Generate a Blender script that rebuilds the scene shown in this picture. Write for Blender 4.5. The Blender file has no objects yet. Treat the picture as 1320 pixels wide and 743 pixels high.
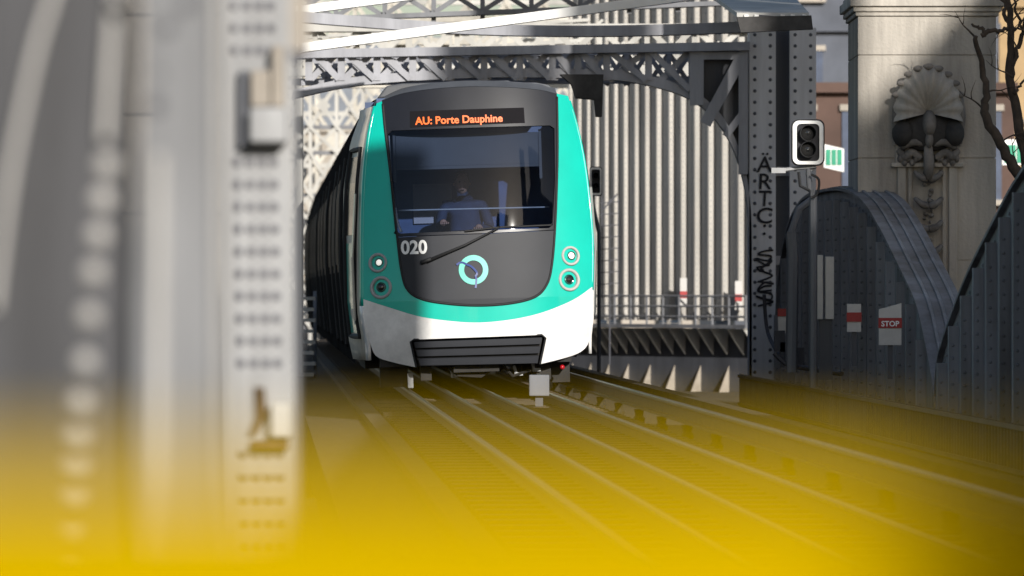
import bpy, bmesh, math, random
from mathutils import Vector, Matrix
from mathutils.geometry import tessellate_polygon
random.seed(7)
R = math.radians
C = bpy.context.scene.collection
SC = bpy.context.scene

# ------------------------------------------------------------------ camera, sky, sun, exposure
K = 1.4141e-4            # metres per photo pixel per metre of distance
ZC = 1.12                # eye height above the rail head
cd = bpy.data.cameras.new('camera')
cam = bpy.data.objects.new('camera', cd); C.objects.link(cam)
cam.location = (0, 0, ZC); cam.rotation_euler = (R(90), 0, 0)
cd.sensor_width = 36; cd.lens = 36/(1320*K)
cd.clip_start = .05; cd.clip_end = 3000
cd.dof.use_dof = True; cd.dof.focus_distance = 60.3; cd.dof.aperture_fstop = 2.8
SC.camera = cam
SUN_AZ, SUN_EL = 19.0, 20.0        # degrees to the right of straight behind the camera; elevation
w = bpy.data.worlds.new('World'); SC.world = w; w.use_nodes = True
nt = w.node_tree; bg = nt.nodes['Background']
sky = nt.nodes.new('ShaderNodeTexSky'); sky.sky_type = 'NISHITA'; sky.sun_disc = False
sky.sun_elevation = R(SUN_EL); sky.sun_rotation = R(180-SUN_AZ)
sky.air_density = 1.0; sky.dust_density = 1.0
nt.links.new(sky.outputs[0], bg.inputs[0]); bg.inputs[1].default_value = .082
sd = bpy.data.lights.new('sun', 'SUN'); sd.energy = 4.9; sd.angle = R(.55); sd.color = (1, .95, .88)
sun = bpy.data.objects.new('sun', sd); C.objects.link(sun)
sdir = Vector((math.sin(R(SUN_AZ))*math.cos(R(SUN_EL)), -math.cos(R(SUN_AZ))*math.cos(R(SUN_EL)), math.sin(R(SUN_EL))))
sun.rotation_euler = sdir.to_track_quat('Z', 'Y').to_euler(); sun.location = (20, -30, 40)
SC.view_settings.view_transform = 'Standard'; SC.view_settings.look = 'None'
SC.view_settings.exposure = 0.2; SC.view_settings.gamma = 1
SC.cycles.use_denoising = True
SC.cycles.max_bounces = 6; SC.cycles.transparent_max_bounces = 12
SC.cycles.sample_clamp_indirect = 6

# ------------------------------------------------------------------ helpers
def P(px, py, Y):
    return Vector(((px-660)*K*Y, Y, ZC+(371.5-py)*K*Y))
def cx(Y):                                   # centre line of the track
    return -.39+.0455*(60-Y)
TD = Vector((-.0455, 1, 0)).normalized()
TN = Vector((1, .0455, 0)).normalized()

MATS = {}
def mat(name, col, rough=.5, metal=0, var=.25, scale=3, bump=.0, streak=False, col2=None, coat=0, emit=None, spec=.5, bscale=None):
    m = bpy.data.materials.new(name); m.use_nodes = True
    t = m.node_tree; b = t.nodes['Principled BSDF']
    b.inputs['Roughness'].default_value = rough; b.inputs['Metallic'].default_value = metal
    b.inputs['Coat Weight'].default_value = coat; b.inputs['Specular IOR Level'].default_value = spec
    if coat: b.inputs['Coat Roughness'].default_value = .06
    tc = t.nodes.new('ShaderNodeTexCoord'); mp = t.nodes.new('ShaderNodeMapping')
    if streak: mp.inputs['Scale'].default_value = (1, 1, .12)
    t.links.new(tc.outputs['Object'], mp.inputs[0])
    n = t.nodes.new('ShaderNodeTexNoise'); n.inputs['Scale'].default_value = scale; n.inputs['Detail'].default_value = 6; n.inputs['Roughness'].default_value = .65
    t.links.new(mp.outputs[0], n.inputs[0])
    rp = t.nodes.new('ShaderNodeValToRGB')
    c2 = col2 or tuple(c*(1-var) for c in col)
    c1 = tuple(min(1, c*(1+var*.4)) for c in col)
    rp.color_ramp.elements[0].position = .32; rp.color_ramp.elements[0].color = (*c2, 1)
    rp.color_ramp.elements[1].position = .66; rp.color_ramp.elements[1].color = (*c1, 1)
    t.links.new(n.outputs[0], rp.inputs[0]); t.links.new(rp.outputs[0], b.inputs['Base Color'])
    if bump:
        n2 = t.nodes.new('ShaderNodeTexNoise'); n2.inputs['Scale'].default_value = bscale or scale*6; n2.inputs['Detail'].default_value = 4
        t.links.new(tc.outputs['Object'], n2.inputs[0])
        bp = t.nodes.new('ShaderNodeBump'); bp.inputs['Strength'].default_value = bump; bp.inputs['Distance'].default_value = .02
        t.links.new(n2.outputs[0], bp.inputs['Height']); t.links.new(bp.outputs[0], b.inputs['Normal'])
    if emit:
        b.inputs['Emission Color'].default_value = (*emit[0], 1); b.inputs['Emission Strength'].default_value = emit[1]
    MATS[name] = m; return m
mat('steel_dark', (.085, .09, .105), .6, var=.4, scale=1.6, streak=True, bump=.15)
mat('portal_steel', (.34, .345, .375), .6, var=.4, scale=1.6, streak=True, bump=.15)
mat('girder_steel', (.20, .205, .222), .6, var=.45, scale=2.2, streak=True, bump=.15, col2=(.10, .092, .09))
mat('portal_post_lifted', (.60, .60, .62), .6, var=.35, scale=1.6, streak=True, bump=.15)  # post paint lightened to make up for weak light in the shade
mat('girder_rib', (.25, .255, .275), .6, var=.45, scale=2.2, streak=True, bump=.15, col2=(.13, .125, .125))
mat('steel_mid', (.17, .175, .19), .6, var=.4, scale=1.6, streak=True, bump=.15)
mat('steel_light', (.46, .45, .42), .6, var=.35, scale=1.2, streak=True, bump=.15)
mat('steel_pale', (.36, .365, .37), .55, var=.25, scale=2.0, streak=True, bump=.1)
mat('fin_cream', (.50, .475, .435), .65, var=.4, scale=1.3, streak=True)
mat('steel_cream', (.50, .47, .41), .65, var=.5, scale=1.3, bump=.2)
mat('white_paint', (.82, .82, .80), .4, var=.12, scale=2)
mat('stone', (.44, .405, .355), .85, var=.42, scale=2.4, bump=.45, bscale=26, streak=True)
mat('stone_dirty', (.24, .22, .20), .9, var=.5, scale=3, bump=.5, bscale=25)
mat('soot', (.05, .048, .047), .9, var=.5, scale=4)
mat('deck', (.04, .033, .028), .95, var=.6, scale=1.2, bump=.6, bscale=40)
mat('ballast', (.05, .04, .032), .95, var=.7, scale=14, bump=1.0, bscale=22)
mat('sleeper', (.07, .055, .042), .9, var=.4, scale=6, bump=.4)
mat('rail_side', (.09, .055, .035), .7, var=.4, scale=8)
mat('rail_top', (.15, .135, .12), .45, 1, var=.15, scale=5)
mat('asphalt', (.05, .05, .052), .9, var=.3, scale=.3, bump=.2)
mat('concrete', (.33, .31, .28), .9, var=.35, scale=1.5, bump=.3)
mat('teal', (.0, .48, .37), .28, var=.08, scale=1.5, coat=.5)
mat('train_white', (.80, .79, .77), .32, var=.2, scale=4, coat=.3)
mat('train_grey', (.028, .030, .036), .55, var=.12, scale=2, spec=.3)
mat('train_black', (.012, .013, .018), .35, var=.2, scale=2, spec=.35)
mat('train_cream', (.50, .47, .40), .45, var=.25, scale=3)
mat('train_side_shade', (.03, .028, .027), .7, var=.3, scale=2, streak=True, spec=.0)  # near-black colour stands in for shade on the car sides
mat('roof_grey', (.085, .09, .10), .55, var=.25, scale=2)
mat('side_glass', (.012, .012, .013), .5, var=.2, spec=.02)
mat('rubber', (.012, .012, .013), .7, var=.2)
mat('under', (.022, .02, .018), .8, var=.5, scale=5)
mat('reflector', (.45, .45, .45), .35, .55, var=.35, scale=20)
mat('chrome', (.75, .75, .75), .18, 1, var=.1)
mat('lens_dark', (.02, .02, .02), .1, var=.1, coat=1)
mat('lamp_white', (.8, .8, .75), .2, var=.05, emit=((1, .96, .88), .6))
mat('red_lens', (.4, .008, .015), .2, var=.1, emit=((1, .02, .05), .01))
mat('led', (.4, .08, .01), .4, var=.05, emit=((1, .15, .03), 1.1))
mat('display_black', (.014, .013, .015), .8, var=.1, spec=.05)
mat('logo_green', (.10, .52, .42), .35, var=.05)
mat('logo_blue', (.02, .05, .22), .35, var=.05)
mat('num_white', (.85, .85, .83), .4, var=.03)
mat('cab_blue', (.05, .085, .18), .6, var=.3)
mat('cab_grey', (.085, .085, .085), .7, var=.1)
mat('cab_pale', (.42, .38, .38), .7, var=.1)
mat('jacket', (.022, .035, .072), .8, var=.3, scale=8)
mat('skin', (.40, .22, .15), .55, var=.1)
mat('hair', (.03, .022, .018), .7, var=.2)
mat('yellow', (.43, .285, .0), .7, var=.05, scale=6, spec=.0)
mat('red_paint', (.34, .02, .02), .5, var=.15)
mat('sign_white', (.52, .51, .49), .5, var=.12, scale=5)
mat('box_beige', (.34, .30, .25), .6, var=.3, scale=4)
mat('rust', (.09, .05, .03), .85, var=.6, scale=7)
mat('near_web_shade', (.056, .057, .064), .6, var=.5, scale=5, streak=True)  # dark colour stands in for shade on the near girder web
mat('near_flange', (.19, .195, .205), .55, var=.4, scale=6, streak=True)
mat('near_bright', (.40, .39, .375), .55, var=.2, scale=3)  # pale paint carries the lit edges, highlights and bright rivets of the near girder
mat('near_post', (.33, .332, .335), .6, var=.4, scale=5, streak=True)
mat('bolt_grey', (.10, .10, .115), .6, var=.2)
mat('bolt_dark', (.045, .047, .06), .6, var=.2)
mat('graffiti', (.008, .008, .012), .7, var=.1)
mat('bark', (.075, .055, .04), .9, var=.5, scale=6, bump=.5)
mat('facade', (.40, .36, .31), .9, var=.25, scale=.35)
mat('facade_tan', (.40, .28, .15), .9, var=.35, scale=.4)
mat('facade_brown', (.10, .062, .05), .9, var=.3, scale=.6)
mat('facade_grey', (.10, .11, .135), .9, var=.35, scale=.4)
mat('zinc', (.20, .22, .25), .5, var=.2, scale=.6)
mat('window_glass', (.03, .04, .055), .12, var=.3, scale=.5)
mat('shop_green', (.01, .30, .17), .4, var=.25, scale=3)
mat('blue_shutter', (.05, .07, .12), .6, var=.3)
def glass_mat():
    m = bpy.data.materials.new('windscreen_glass'); m.use_nodes = True; t = m.node_tree; t.nodes.clear()
    o = t.nodes.new('ShaderNodeOutputMaterial'); mx = t.nodes.new('ShaderNodeMixShader')
    tr = t.nodes.new('ShaderNodeBsdfTransparent'); tr.inputs[0].default_value = (.44, .53, .70, 1)
    gl = t.nodes.new('ShaderNodeBsdfGlossy'); gl.inputs['Roughness'].default_value = .03
    fr = t.nodes.new('ShaderNodeFresnel'); fr.inputs[0].default_value = 1.5
    t.links.new(fr.outputs[0], mx.inputs[0]); t.links.new(tr.outputs[0], mx.inputs[1]); t.links.new(gl.outputs[0], mx.inputs[2])
    t.links.new(mx.outputs[0], o.inputs[0]); MATS['glass'] = m
glass_mat()

ORG = {}
def tag(o, label=None, cat=None, group=None, kind=None):
    if label: o['label'] = label
    if cat: o['category'] = cat
    if group: o['group'] = group
    if kind: o['kind'] = kind
    return o
def thing(name, loc, label, cat, group=None, rot=(0, 0, 0)):
    o = bpy.data.objects.new(name, None); o.empty_display_size = .2
    C.objects.link(o); o.location = loc; o.rotation_euler = rot
    ORG[o.name] = Vector(loc) if rot == (0, 0, 0) else Vector((0, 0, 0))
    return tag(o, label, cat, group)
class MB:
    def __init__(s): s.bm = bmesh.new()
    def box(s, c, d, m=None):
        mt = Matrix.Translation(c)
        if m is not None: mt = mt @ m.to_4x4()
        bmesh.ops.create_cube(s.bm, size=1, matrix=mt @ Matrix.Diagonal((*d, 1)))
        return s
    def bar(s, a, b, wd, th, up=(0, 1, 0)):            # rectangular bar from a to b; th is measured along up
        a = Vector(a); b = Vector(b); z = (b-a); L = z.length
        if L < 1e-6: return s
        z.normalize(); y = Vector(up); x = y.cross(z)
        if x.length < 1e-4: y = Vector((1, 0, 0)); x = y.cross(z)
        x.normalize(); y = z.cross(x)
        m = Matrix((x, y, z)).transposed()
        return s.box((a+b)/2, (wd, th, L), m)
    def tube(s, pts, r, n=8, cap=True):
        pts = [Vector(p) for p in pts]; rs = r if isinstance(r, (list, tuple)) else [r]*len(pts)
        rings = []; prev = None
        for i, p in enumerate(pts):
            d = (pts[min(i+1, len(pts)-1)]-pts[max(i-1, 0)]).normalized()
            ref = Vector((0, 0, 1)) if abs(d.z) < .9 else Vector((0, 1, 0))
            if prev is not None: ref = prev
            x = (ref-d*ref.dot(d)).normalized(); y = d.cross(x); prev = x
            rings.append([s.bm.verts.new(p+(x*math.cos(2*math.pi*k/n)+y*math.sin(2*math.pi*k/n))*rs[i]) for k in range(n)])
        for a, b in zip(rings, rings[1:]):
            for k in range(n): s.bm.faces.new((a[k], a[(k+1) % n], b[(k+1) % n], b[k]))
        if cap:
            s.bm.faces.new(rings[0][::-1]); s.bm.faces.new(rings[-1])
        return s
    def prism(s, pts, ext):                            # closed 3-D polygon pts extruded by vector ext
        pts = [Vector(p) for p in pts]; ext = Vector(ext); n = len(pts)
        A = [s.bm.verts.new(p) for p in pts]; B = [s.bm.verts.new(p+ext) for p in pts]
        for t in tessellate_polygon([pts]):
            try: s.bm.faces.new([A[i] for i in t])
            except ValueError: pass
            try: s.bm.faces.new([B[i] for i in reversed(t)])
            except ValueError: pass
        for i in range(n): s.bm.faces.new((A[i], A[(i+1) % n], B[(i+1) % n], B[i]))
        return s
    def strip(s, pts, wd, off, ext):                   # curved flat bar along pts; wd across vector off, ext = thickness vector
        off = Vector(off)*wd; ext = Vector(ext)
        pts = [Vector(p) for p in pts]
        R0 = [[s.bm.verts.new(q) for q in (p, p+off, p+off+ext, p+ext)] for p in pts]
        for a, b in zip(R0, R0[1:]):
            for k in range(4): s.bm.faces.new((a[k], a[(k+1) % 4], b[(k+1) % 4], b[k]))
        s.bm.faces.new(R0[0][::-1]); s.bm.faces.new(R0[-1])
        return s
    def dome(s, c, r, nrm, n=7, h=.6):
        c = Vector(c); z = Vector(nrm).normalized()
        x = z.orthogonal().normalized(); y = z.cross(x)
        r0 = [s.bm.verts.new(c+(x*math.cos(2*math.pi*k/n)+y*math.sin(2*math.pi*k/n))*r) for k in range(n)]
        r1 = [s.bm.verts.new(c+z*r*h*.75+(x*math.cos(2*math.pi*k/n)+y*math.sin(2*math.pi*k/n))*r*.65) for k in range(n)]
        tp = s.bm.verts.new(c+z*r*h)
        for k in range(n):
            s.bm.faces.new((r0[k], r0[(k+1) % n], r1[(k+1) % n], r1[k])); s.bm.faces.new((r1[k], r1[(k+1) % n], tp))
        return s
    def lathe(s, prof, c, axis, n=24):                 # prof: (radius, height along axis)
        c = Vector(c); z = Vector(axis).normalized(); x = z.orthogonal().normalized(); y = z.cross(x)
        rings = [[s.bm.verts.new(c+z*h+(x*math.cos(2*math.pi*k/n)+y*math.sin(2*math.pi*k/n))*max(r, 1e-4)) for k in range(n)] for r, h in prof]
        for a, b in zip(rings, rings[1:]):
            for k in range(n): s.bm.faces.new((a[k], a[(k+1) % n], b[(k+1) % n], b[k]))
        return s
    def build(s, name, m, parent=None, smooth=False, org=None, bevel=0):
        bmesh.ops.recalc_face_normals(s.bm, faces=s.bm.faces)
        root = parent
        while root is not None and root.parent is not None: root = root.parent
        o3 = ORG.get(root.name, Vector((0, 0, 0))) if root is not None else (Vector(org) if org is not None else Vector((0, 0, 0)))
        if o3.length > 0: bmesh.ops.translate(s.bm, verts=s.bm.verts, vec=-o3)
        me = bpy.data.meshes.new(name); s.bm.to_mesh(me); s.bm.free()
        if smooth:
            for p in me.polygons: p.use_smooth = True
        o = bpy.data.objects.new(name, me); C.objects.link(o)
        me.materials.append(MATS[m] if isinstance(m, str) else m)
        if parent is not None: o.parent = parent
        elif org is not None: o.location = org; ORG[o.name] = Vector(org)
        if bevel:
            b = o.modifiers.new('bevel', 'BEVEL'); b.width = bevel; b.segments = 2; b.limit_method = 'ANGLE'
        return o
def build_split(mb, name, m, parent, smooth=False, bevel=0):
    """each connected piece of the bmesh becomes a part of its own"""
    bm = mb.bm; seen = set(); out = []
    bm.verts.ensure_lookup_table()
    for v in bm.verts:
        if v.index in seen: continue
        st = [v]; isl = []; seen.add(v.index)
        while st:
            q = st.pop(); isl.append(q)
            for e in q.link_edges:
                o_ = e.other_vert(q)
                if o_.index not in seen: seen.add(o_.index); st.append(o_)
        idx = {q.index: i for i, q in enumerate(isl)}
        n_ = MB(); nv = [n_.bm.verts.new(q.co) for q in isl]
        for fc in {fc for q in isl for fc in q.link_faces}: n_.bm.faces.new([nv[idx[q.index]] for q in fc.verts])
        out.append(n_.build(name, m, parent, smooth, bevel=bevel))
    bm.free(); return out
def text_mb(txt, size, place, depth=.004, bold=0.0, stretch=1.0, align='LEFT'):
    """text as mesh; place(u,v,w) maps text coordinates to 3-D"""
    cu = bpy.data.curves.new('t', 'FONT'); cu.body = txt; cu.size = size; cu.extrude = depth; cu.offset = bold; cu.align_x = align
    cu.resolution_u = 4
    o = bpy.data.objects.new('t', cu); C.objects.link(o)
    dg = bpy.context.evaluated_depsgraph_get(); me = bpy.data.meshes.new_from_object(o.evaluated_get(dg))
    bpy.data.objects.remove(o); mb = MB(); mb.bm.from_mesh(me)
    for v in mb.bm.verts: v.co = place(v.co.x*stretch, v.co.y, v.co.z)
    return mb
def interp(pts, t):
    for (a, b), (c, d) in zip(pts, pts[1:]):
        if a <= t <= c: return b+(d-b)*(t-a)/(c-a)
    return pts[0][1] if t < pts[0][0] else pts[-1][1]
def smoothpts(pts, n=6):                              # Catmull-Rom
    pts = [Vector(p) for p in pts]; out = []
    for i in range(len(pts)-1):
        p0 = pts[max(i-1, 0)]; p1 = pts[i]; p2 = pts[i+1]; p3 = pts[min(i+2, len(pts)-1)]
        for k in range(n):
            t = k/n
            out.append(.5*((2*p1)+(p2-p0)*t+(2*p0-5*p1+4*p2-p3)*t*t+(3*p1-p0-3*p2+p3)*t**3))
    out.append(pts[-1]); return out

# ------------------------------------------------------------------ ground, deck, track bed
b = MB(); b.box((0, 400, -7.05), (3000, 3000, .1)); tag(b.build('street', 'asphalt'), kind='structure')
def along(y0, y1, o0, o1, z0, z1, mb=None, step=None):
    mb = mb or MB()
    p = [Vector((cx(y)+o, y, z0)) for y, o in ((y0, o0), (y0, o1), (y1, o1), (y1, o0))]
    return mb.prism(p, (0, 0, z1-z0))
tag(along(-8, 240, -7.5, 8.0, -1.3, -.70).build('viaduct_deck', 'deck'), kind='structure')
tag(along(1, 235, -1.9, 2.2, -.696, -.20).build('track_bed', 'ballast'), kind='structure')
tag(along(1, 235, 2.2, 2.36, -.696, -.05).build('kerb', 'deck'), kind='structure')
tag(along(-8, 30, -7.0, -2.05, -.696, -.02).build('platform', 'deck'), kind='structure')

tr = thing('railway_track', (cx(3), 3, -.2), 'steel rails on dark timber sleepers running under the train towards the viewer', 'track')
b = MB()
y = 4.0
while y < 130:
    c = Vector((cx(y), y, -.17)); b.bar(c-TN*1.15, c+TN*1.15, .13, .22, up=TD); y += .65
b.build('sleepers', 'sleeper', tr)['kind'] = 'stuff'
def rail(o, parent, name, z=0, wd=.045):
    m = MB(); m.bar((cx(3)+o, 3, z-.075), (cx(232)+o, 232, z-.075), .02, .13, up=(0, 0, 1))
    m.bar((cx(3)+o, 3, z-.14), (cx(232)+o, 232, z-.14), .13, .02, up=(0, 0, 1))
    r = m.build(name, 'rail_side', parent)
    m = MB(); m.bar((cx(3)+o, 3, z-.018), (cx(232)+o, 232, z-.018), wd, .036, up=(0, 0, 1)); m.build('railhead', 'rail_top', r, bevel=.008)
rail(-.72, tr, 'rail'); rail(.72, tr, 'rail')
rail(-.34, tr, 'guard_rail', .01, .035); rail(.10, tr, 'guard_rail', .01, .035)
tr3 = thing('conductor_rail', (cx(3)+1.3, 3, -.2), 'raised conductor rail on short insulators beside the right running rail', 'conductor rail')
rail(1.30, tr3, 'rail', .12, .05)
b = MB()
for i in range(40):
    y = 8+i*3; b.lathe([(.05, 0), (.06, .05), (.04, .08), (.05, .14)], (cx(y)+1.30, y, -.19), (0, 0, 1), 10)
b.build('insulators', 'under', tr3)['kind'] = 'stuff'
b = MB(); b.bar((cx(3)-1.25, 3, -.17), (cx(120)-1.25, 120, -.17), .16, .08, up=(0, 0, 1))
tag(b.build('cable_duct', 'sleeper', org=(cx(3)-1.25, 3, -.2)), 'long dark cable duct lying along the left side of the track', 'cable duct')
b = MB(); b.box(P(694, 500, 55), (.21, .16, .24)); 
bx = thing('track_beacon', (cx(55)+.2, 55, -.2), 'small square grey beacon box standing between the rails in front of the train', 'track box')
b.bm.free(); b = MB(); c = P(695, 497, 57.0); b.box(c, (.21, .2, .22)); b.build('housing', 'steel_mid', bx, bevel=.01)
b = MB(); b.box((c.x, c.y, (c.z-.12-.2)/2), (.08, .08, c.z-.12+.2)); b.build('foot', 'steel_dark', bx)

# ------------------------------------------------------------------ metro train
TH = .030; SX = K*60
TX, TY = (616-660)*SX, 60.0
root = thing('metro_train', (TX, TY, 0), 'teal, white and dark grey metro train numbered 020 heading towards the viewer', 'metro train', rot=(0, -TH, math.atan(.0455)))
def L(px, py):
    dx = (px-616)*SX; dz = ZC+(371.5-py)*SX
    return (dx*math.cos(TH)+dz*math.sin(TH), -dx*math.sin(TH)+dz*math.cos(TH))
def fd(x, z):
    d = .30*(abs(x-.03)/1.25)**2.4
    if z > 1.0: t = z-1.0; d += .10*t+.05*t*t
    if z < .75: d += .30*(.75-z)**2
    return d
def panel(name, polys, m, off=0, thick=.03, parent=root, grid=.05, smooth=True, pxspace=True):
    polys = [[Vector((*(L(*p) if pxspace else p), 0)) for p in poly] for poly in polys]
    flat = [p for poly in polys for p in poly]
    bm = bmesh.new(); vs = [bm.verts.new(p) for p in flat]
    for t in tessellate_polygon(polys):
        try: bm.faces.new([vs[i] for i in t])
        except ValueError: pass
    xs = [p.x for p in flat]; zs = [p.y for p in flat]
    def cut(co, no): bmesh.ops.bisect_plane(bm, geom=bm.verts[:]+bm.edges[:]+bm.faces[:], plane_co=co, plane_no=no, dist=1e-5)
    x = math.floor(min(xs)/grid)*grid
    while x < max(xs): cut((x, 0, 0), (1, 0, 0)); x += grid
    z = math.floor(min(zs)/grid)*grid
    while z < max(zs): cut((0, z, 0), (0, 1, 0)); z += grid
    bmesh.ops.remove_doubles(bm, verts=bm.verts, dist=1e-5)
    for v in bm.verts: v.co = Vector((v.co.x, fd(v.co.x, v.co.y)-off, v.co.y))
    bmesh.ops.recalc_face_normals(bm, faces=bm.faces)
    s = sum((f.normal.y*f.calc_area() for f in bm.faces), 0)
    if s > 0: bmesh.ops.reverse_faces(bm, faces=bm.faces)
    me = bpy.data.meshes.new(name); bm.to_mesh(me); bm.free()
    for p in me.polygons: p.use_smooth = smooth
    o = bpy.data.objects.new(name, me); C.objects.link(o); me.materials.append(MATS[m]); o.parent = parent
    if thick:
        sm = o.modifiers.new('thick', 'SOLIDIFY'); sm.thickness = thick; sm.offset = -1; es = o.modifiers.new('edges', 'EDGE_SPLIT'); es.split_angle = R(50)
    return o
def curve2(pts, n=6): return [(p.x, p.y) for p in smoothpts([(a, c, 0) for a, c in pts], n)]
outL = curve2([(487, 131), (479, 165), (473, 215), (470, 270), (469, 330), (469, 386)])
outR = curve2([(737, 121), (748, 160), (757, 205), (763, 255), (767, 310), (766, 368)])
inner = curve2([(495, 128), (498, 165), (505, 230), (512, 300), (518, 350), (526, 374), (545, 386), (580, 392), (620, 394), (660, 391), (690, 383), (705, 368), (712, 345), (717, 295), (721, 215), (722, 160), (722, 118)])
tealbot = curve2([(469, 386), (500, 396), (540, 408), (580, 414), (618, 416), (660, 412), (700, 403), (740, 387), (766, 370)])
panel('mask', [outL[:-1]+tealbot+outR[::-1][1:]+inner[::-1]], 'teal')
grille_cut = [(537, 474), (529, 441), (534, 438), (699, 432), (704, 436), (697, 470)]
bump = tealbot+[(766, 410)]+curve2([(763, 436), (757, 449), (740, 459), (697, 470)], 4)+grille_cut[::-1][1:]+curve2([(537, 474), (505, 467), (485, 459), (477, 440)], 4)+[(470, 410)]
panel('bumper', [bump], 'train_white')
# black windscreen surround with the hole of the glass, lower grey panel
glassp = [(501, 172), (506, 167), (712, 160), (718, 164), (718, 230), (714, 290), (709, 294), (517, 301), (511, 298), (505, 235)]
toparc = curve2([(494, 128), (520, 119), (560, 113), (608, 110), (660, 111), (700, 114), (722, 119)])
sur = toparc+[(721.5, 160), (720.5, 215), (716.5, 296), (640, 300), (512, 305), (504.5, 230), (497.5, 165)]
panel('windscreen_surround', [sur, glassp], 'train_black', off=.004)
low = [(512, 306), (640, 301), (716.5, 297)]+curve2([(711.5, 345), (704, 367.5), (689, 382), (660, 390), (620, 393), (580, 391), (545, 385), (527, 373), (518.5, 350)], 4)
panel('front_panel', [low], 'train_grey', off=.006)
gl = panel('windscreen', [[(a, c) for a, c in glassp]], 'glass', off=-.012, thick=0)
# thin seam of black rubber along the mask edge
def fp(px, py, off=0):
    x, z = L(px, py); return Vector((x, fd(x, z)-off, z))
b = MB(); b.tube([fp(a, c, .003) for a, c in inner[1:-1]], .015, 6); b.build('seal', 'rubber', root, True)
# destination display
dsp = panel('destination_display', [[(530, 142), (678, 137), (679, 157), (530, 163)]], 'display_black', off=.010, thick=.01)
x0, z0 = L(537, 159.5); x1, z1 = L(663, 155)
ang = math.atan2(z1-z0, x1-x0)
def dp(u, v, wv):
    x = x0+u*math.cos(ang)-v*math.sin(ang); z = z0+u*math.sin(ang)+v*math.cos(ang); return Vector((x, fd(x, z)-.016-wv, z))
text_mb('AU: Porte Dauphine', .117, dp, .003, .0028, .99).build('destination_text', 'led', dsp)
# number 020
nx, nz = L(517.5, 327.5)
def npl(u, v, wv):
    x = nx+u; z = nz+v+u*.0; return Vector((x, fd(x, z)-.011-wv, z))
text_mb('020', .205, npl, .002, .006, .93).build('fleet_number', 'num_white', root)
# round emblem: ring broken by a profile line
ec = L(610.5, 348)
def ep(x, z, o): x += ec[0]; z += ec[1]; return Vector((x, fd(x, z)-o, z))
b = MB(); n = 48
ring = []
for k in range(n):
    a = 2*math.pi*k/n
    ring.append([b.bm.verts.new(ep(r*math.cos(a), r*math.sin(a), o)) for r, o in ((.162, .008), (.162, .016), (.103, .016), (.103, .008))])
for i in range(n):
    A, B_ = ring[i], ring[(i+1) % n]
    for k in range(4): b.bm.faces.new((A[k], A[(k+1) % 4], B_[(k+1) % 4], B_[k]))
em = b.build('emblem', 'logo_green', root)
prof = smoothpts([(-.185, .06, 0), (-.13, .085, 0), (-.07, .06, 0), (-.02, .035, 0), (.03, -.02, 0), (.035, -.05, 0), (.02, -.07, 0), (.028, -.11, 0), (.015, -.20, 0)], 5)
b = MB()
for p, q in zip(prof, prof[1:]):
    b.bar(ep(p.x, p.y, .018), ep(q.x, q.y, .018), .022, .006, up=(0, 1, 0))
b.build('emblem_profile', 'logo_blue', em)
# wiper
b = MB(); b.tube([fp(551, 337, .03), fp(600, 316, .05), fp(645, 293, .05)], [.022, .014, .010], 6); b.tube([fp(543, 339, .02), fp(556, 334, .035)], .024, 6)
wp = b.build('wiper', 'rubber', root, True)
b = MB(); b.tube([fp(600, 298, .03), fp(645, 293, .045), fp(712, 290, .03)], .010, 6); b.build('wiper_blade', 'rubber', wp)
# headlights
def headlight(px, py, r, lamp, bright):
    x, z = L(px, py); y = fd(x, z)
    gx = (fd(x+.02, z)-fd(x-.02, z))/.04; gz = (fd(x, z+.02)-fd(x, z-.02))/.04
    nrm = Vector((gx*.8, -1, gz)).normalized(); c = Vector((x, y, z))
    h = MB().lathe([(r*1.02, -.02), (r*1.04, .012), (r*.97, .026), (r*.80, .022), (r*.76, .008)], c, nrm, 28).build('headlight', bright, root, True)
    MB().lathe([(r*.79, .012), (r*.70, -.012), (r*.5, -.04), (.001, -.055)], c, nrm, 24).build('reflector', 'reflector', h, True)
    q = c+nrm*.006+Vector((lamp*.012, 0, .004))
    MB().lathe([(r*.44, -.05), (r*.46, .0), (r*.40, .012), (r*.36, .0)], q, nrm, 18).build('lamp_ring', 'lens_dark', h, True)
    MB().lathe([(r*.36, -.01), (r*.26, .008), (.001, .014)], q, nrm, 16).build('bulb', 'lamp_white' if lamp > 0 else 'lens_dark', h, True)
headlight(488, 339, .105, 1, 'steel_pale'); headlight(492, 371, .122, 0, 'steel_pale')
headlight(737, 330, .105, 1, 'steel_light'); headlight(735, 361, .122, 0, 'steel_light')
# grille
panel('grille', [[(533, 442), (700, 436), (694, 469), (541, 473)]], 'under', off=-.05, thick=.02)
for t0, t1 in ((.04, .27), (.36, .60), (.70, .96)):
    def q(sx, t): 
        l = (531+t*9, 440+t*33); r = (702-t*6, 434+t*36); return (l[0]+(r[0]-l[0])*sx, l[1]+(r[1]-l[1])*sx)
    panel('grille_slat', [[q(.015, t0), q(.985, t0), q(.985, t1), q(.015, t1)]], 'train_grey', off=.0, thick=.03)
b = MB(); ed = [(537, 474), (529.5, 441), (534, 438), (699, 432), (704, 436), (697, 470)]
b.tube([fp(a, c, .004) for a, c in ed], .012, 6); b.build('grille_frame', 'rubber', root)

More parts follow.
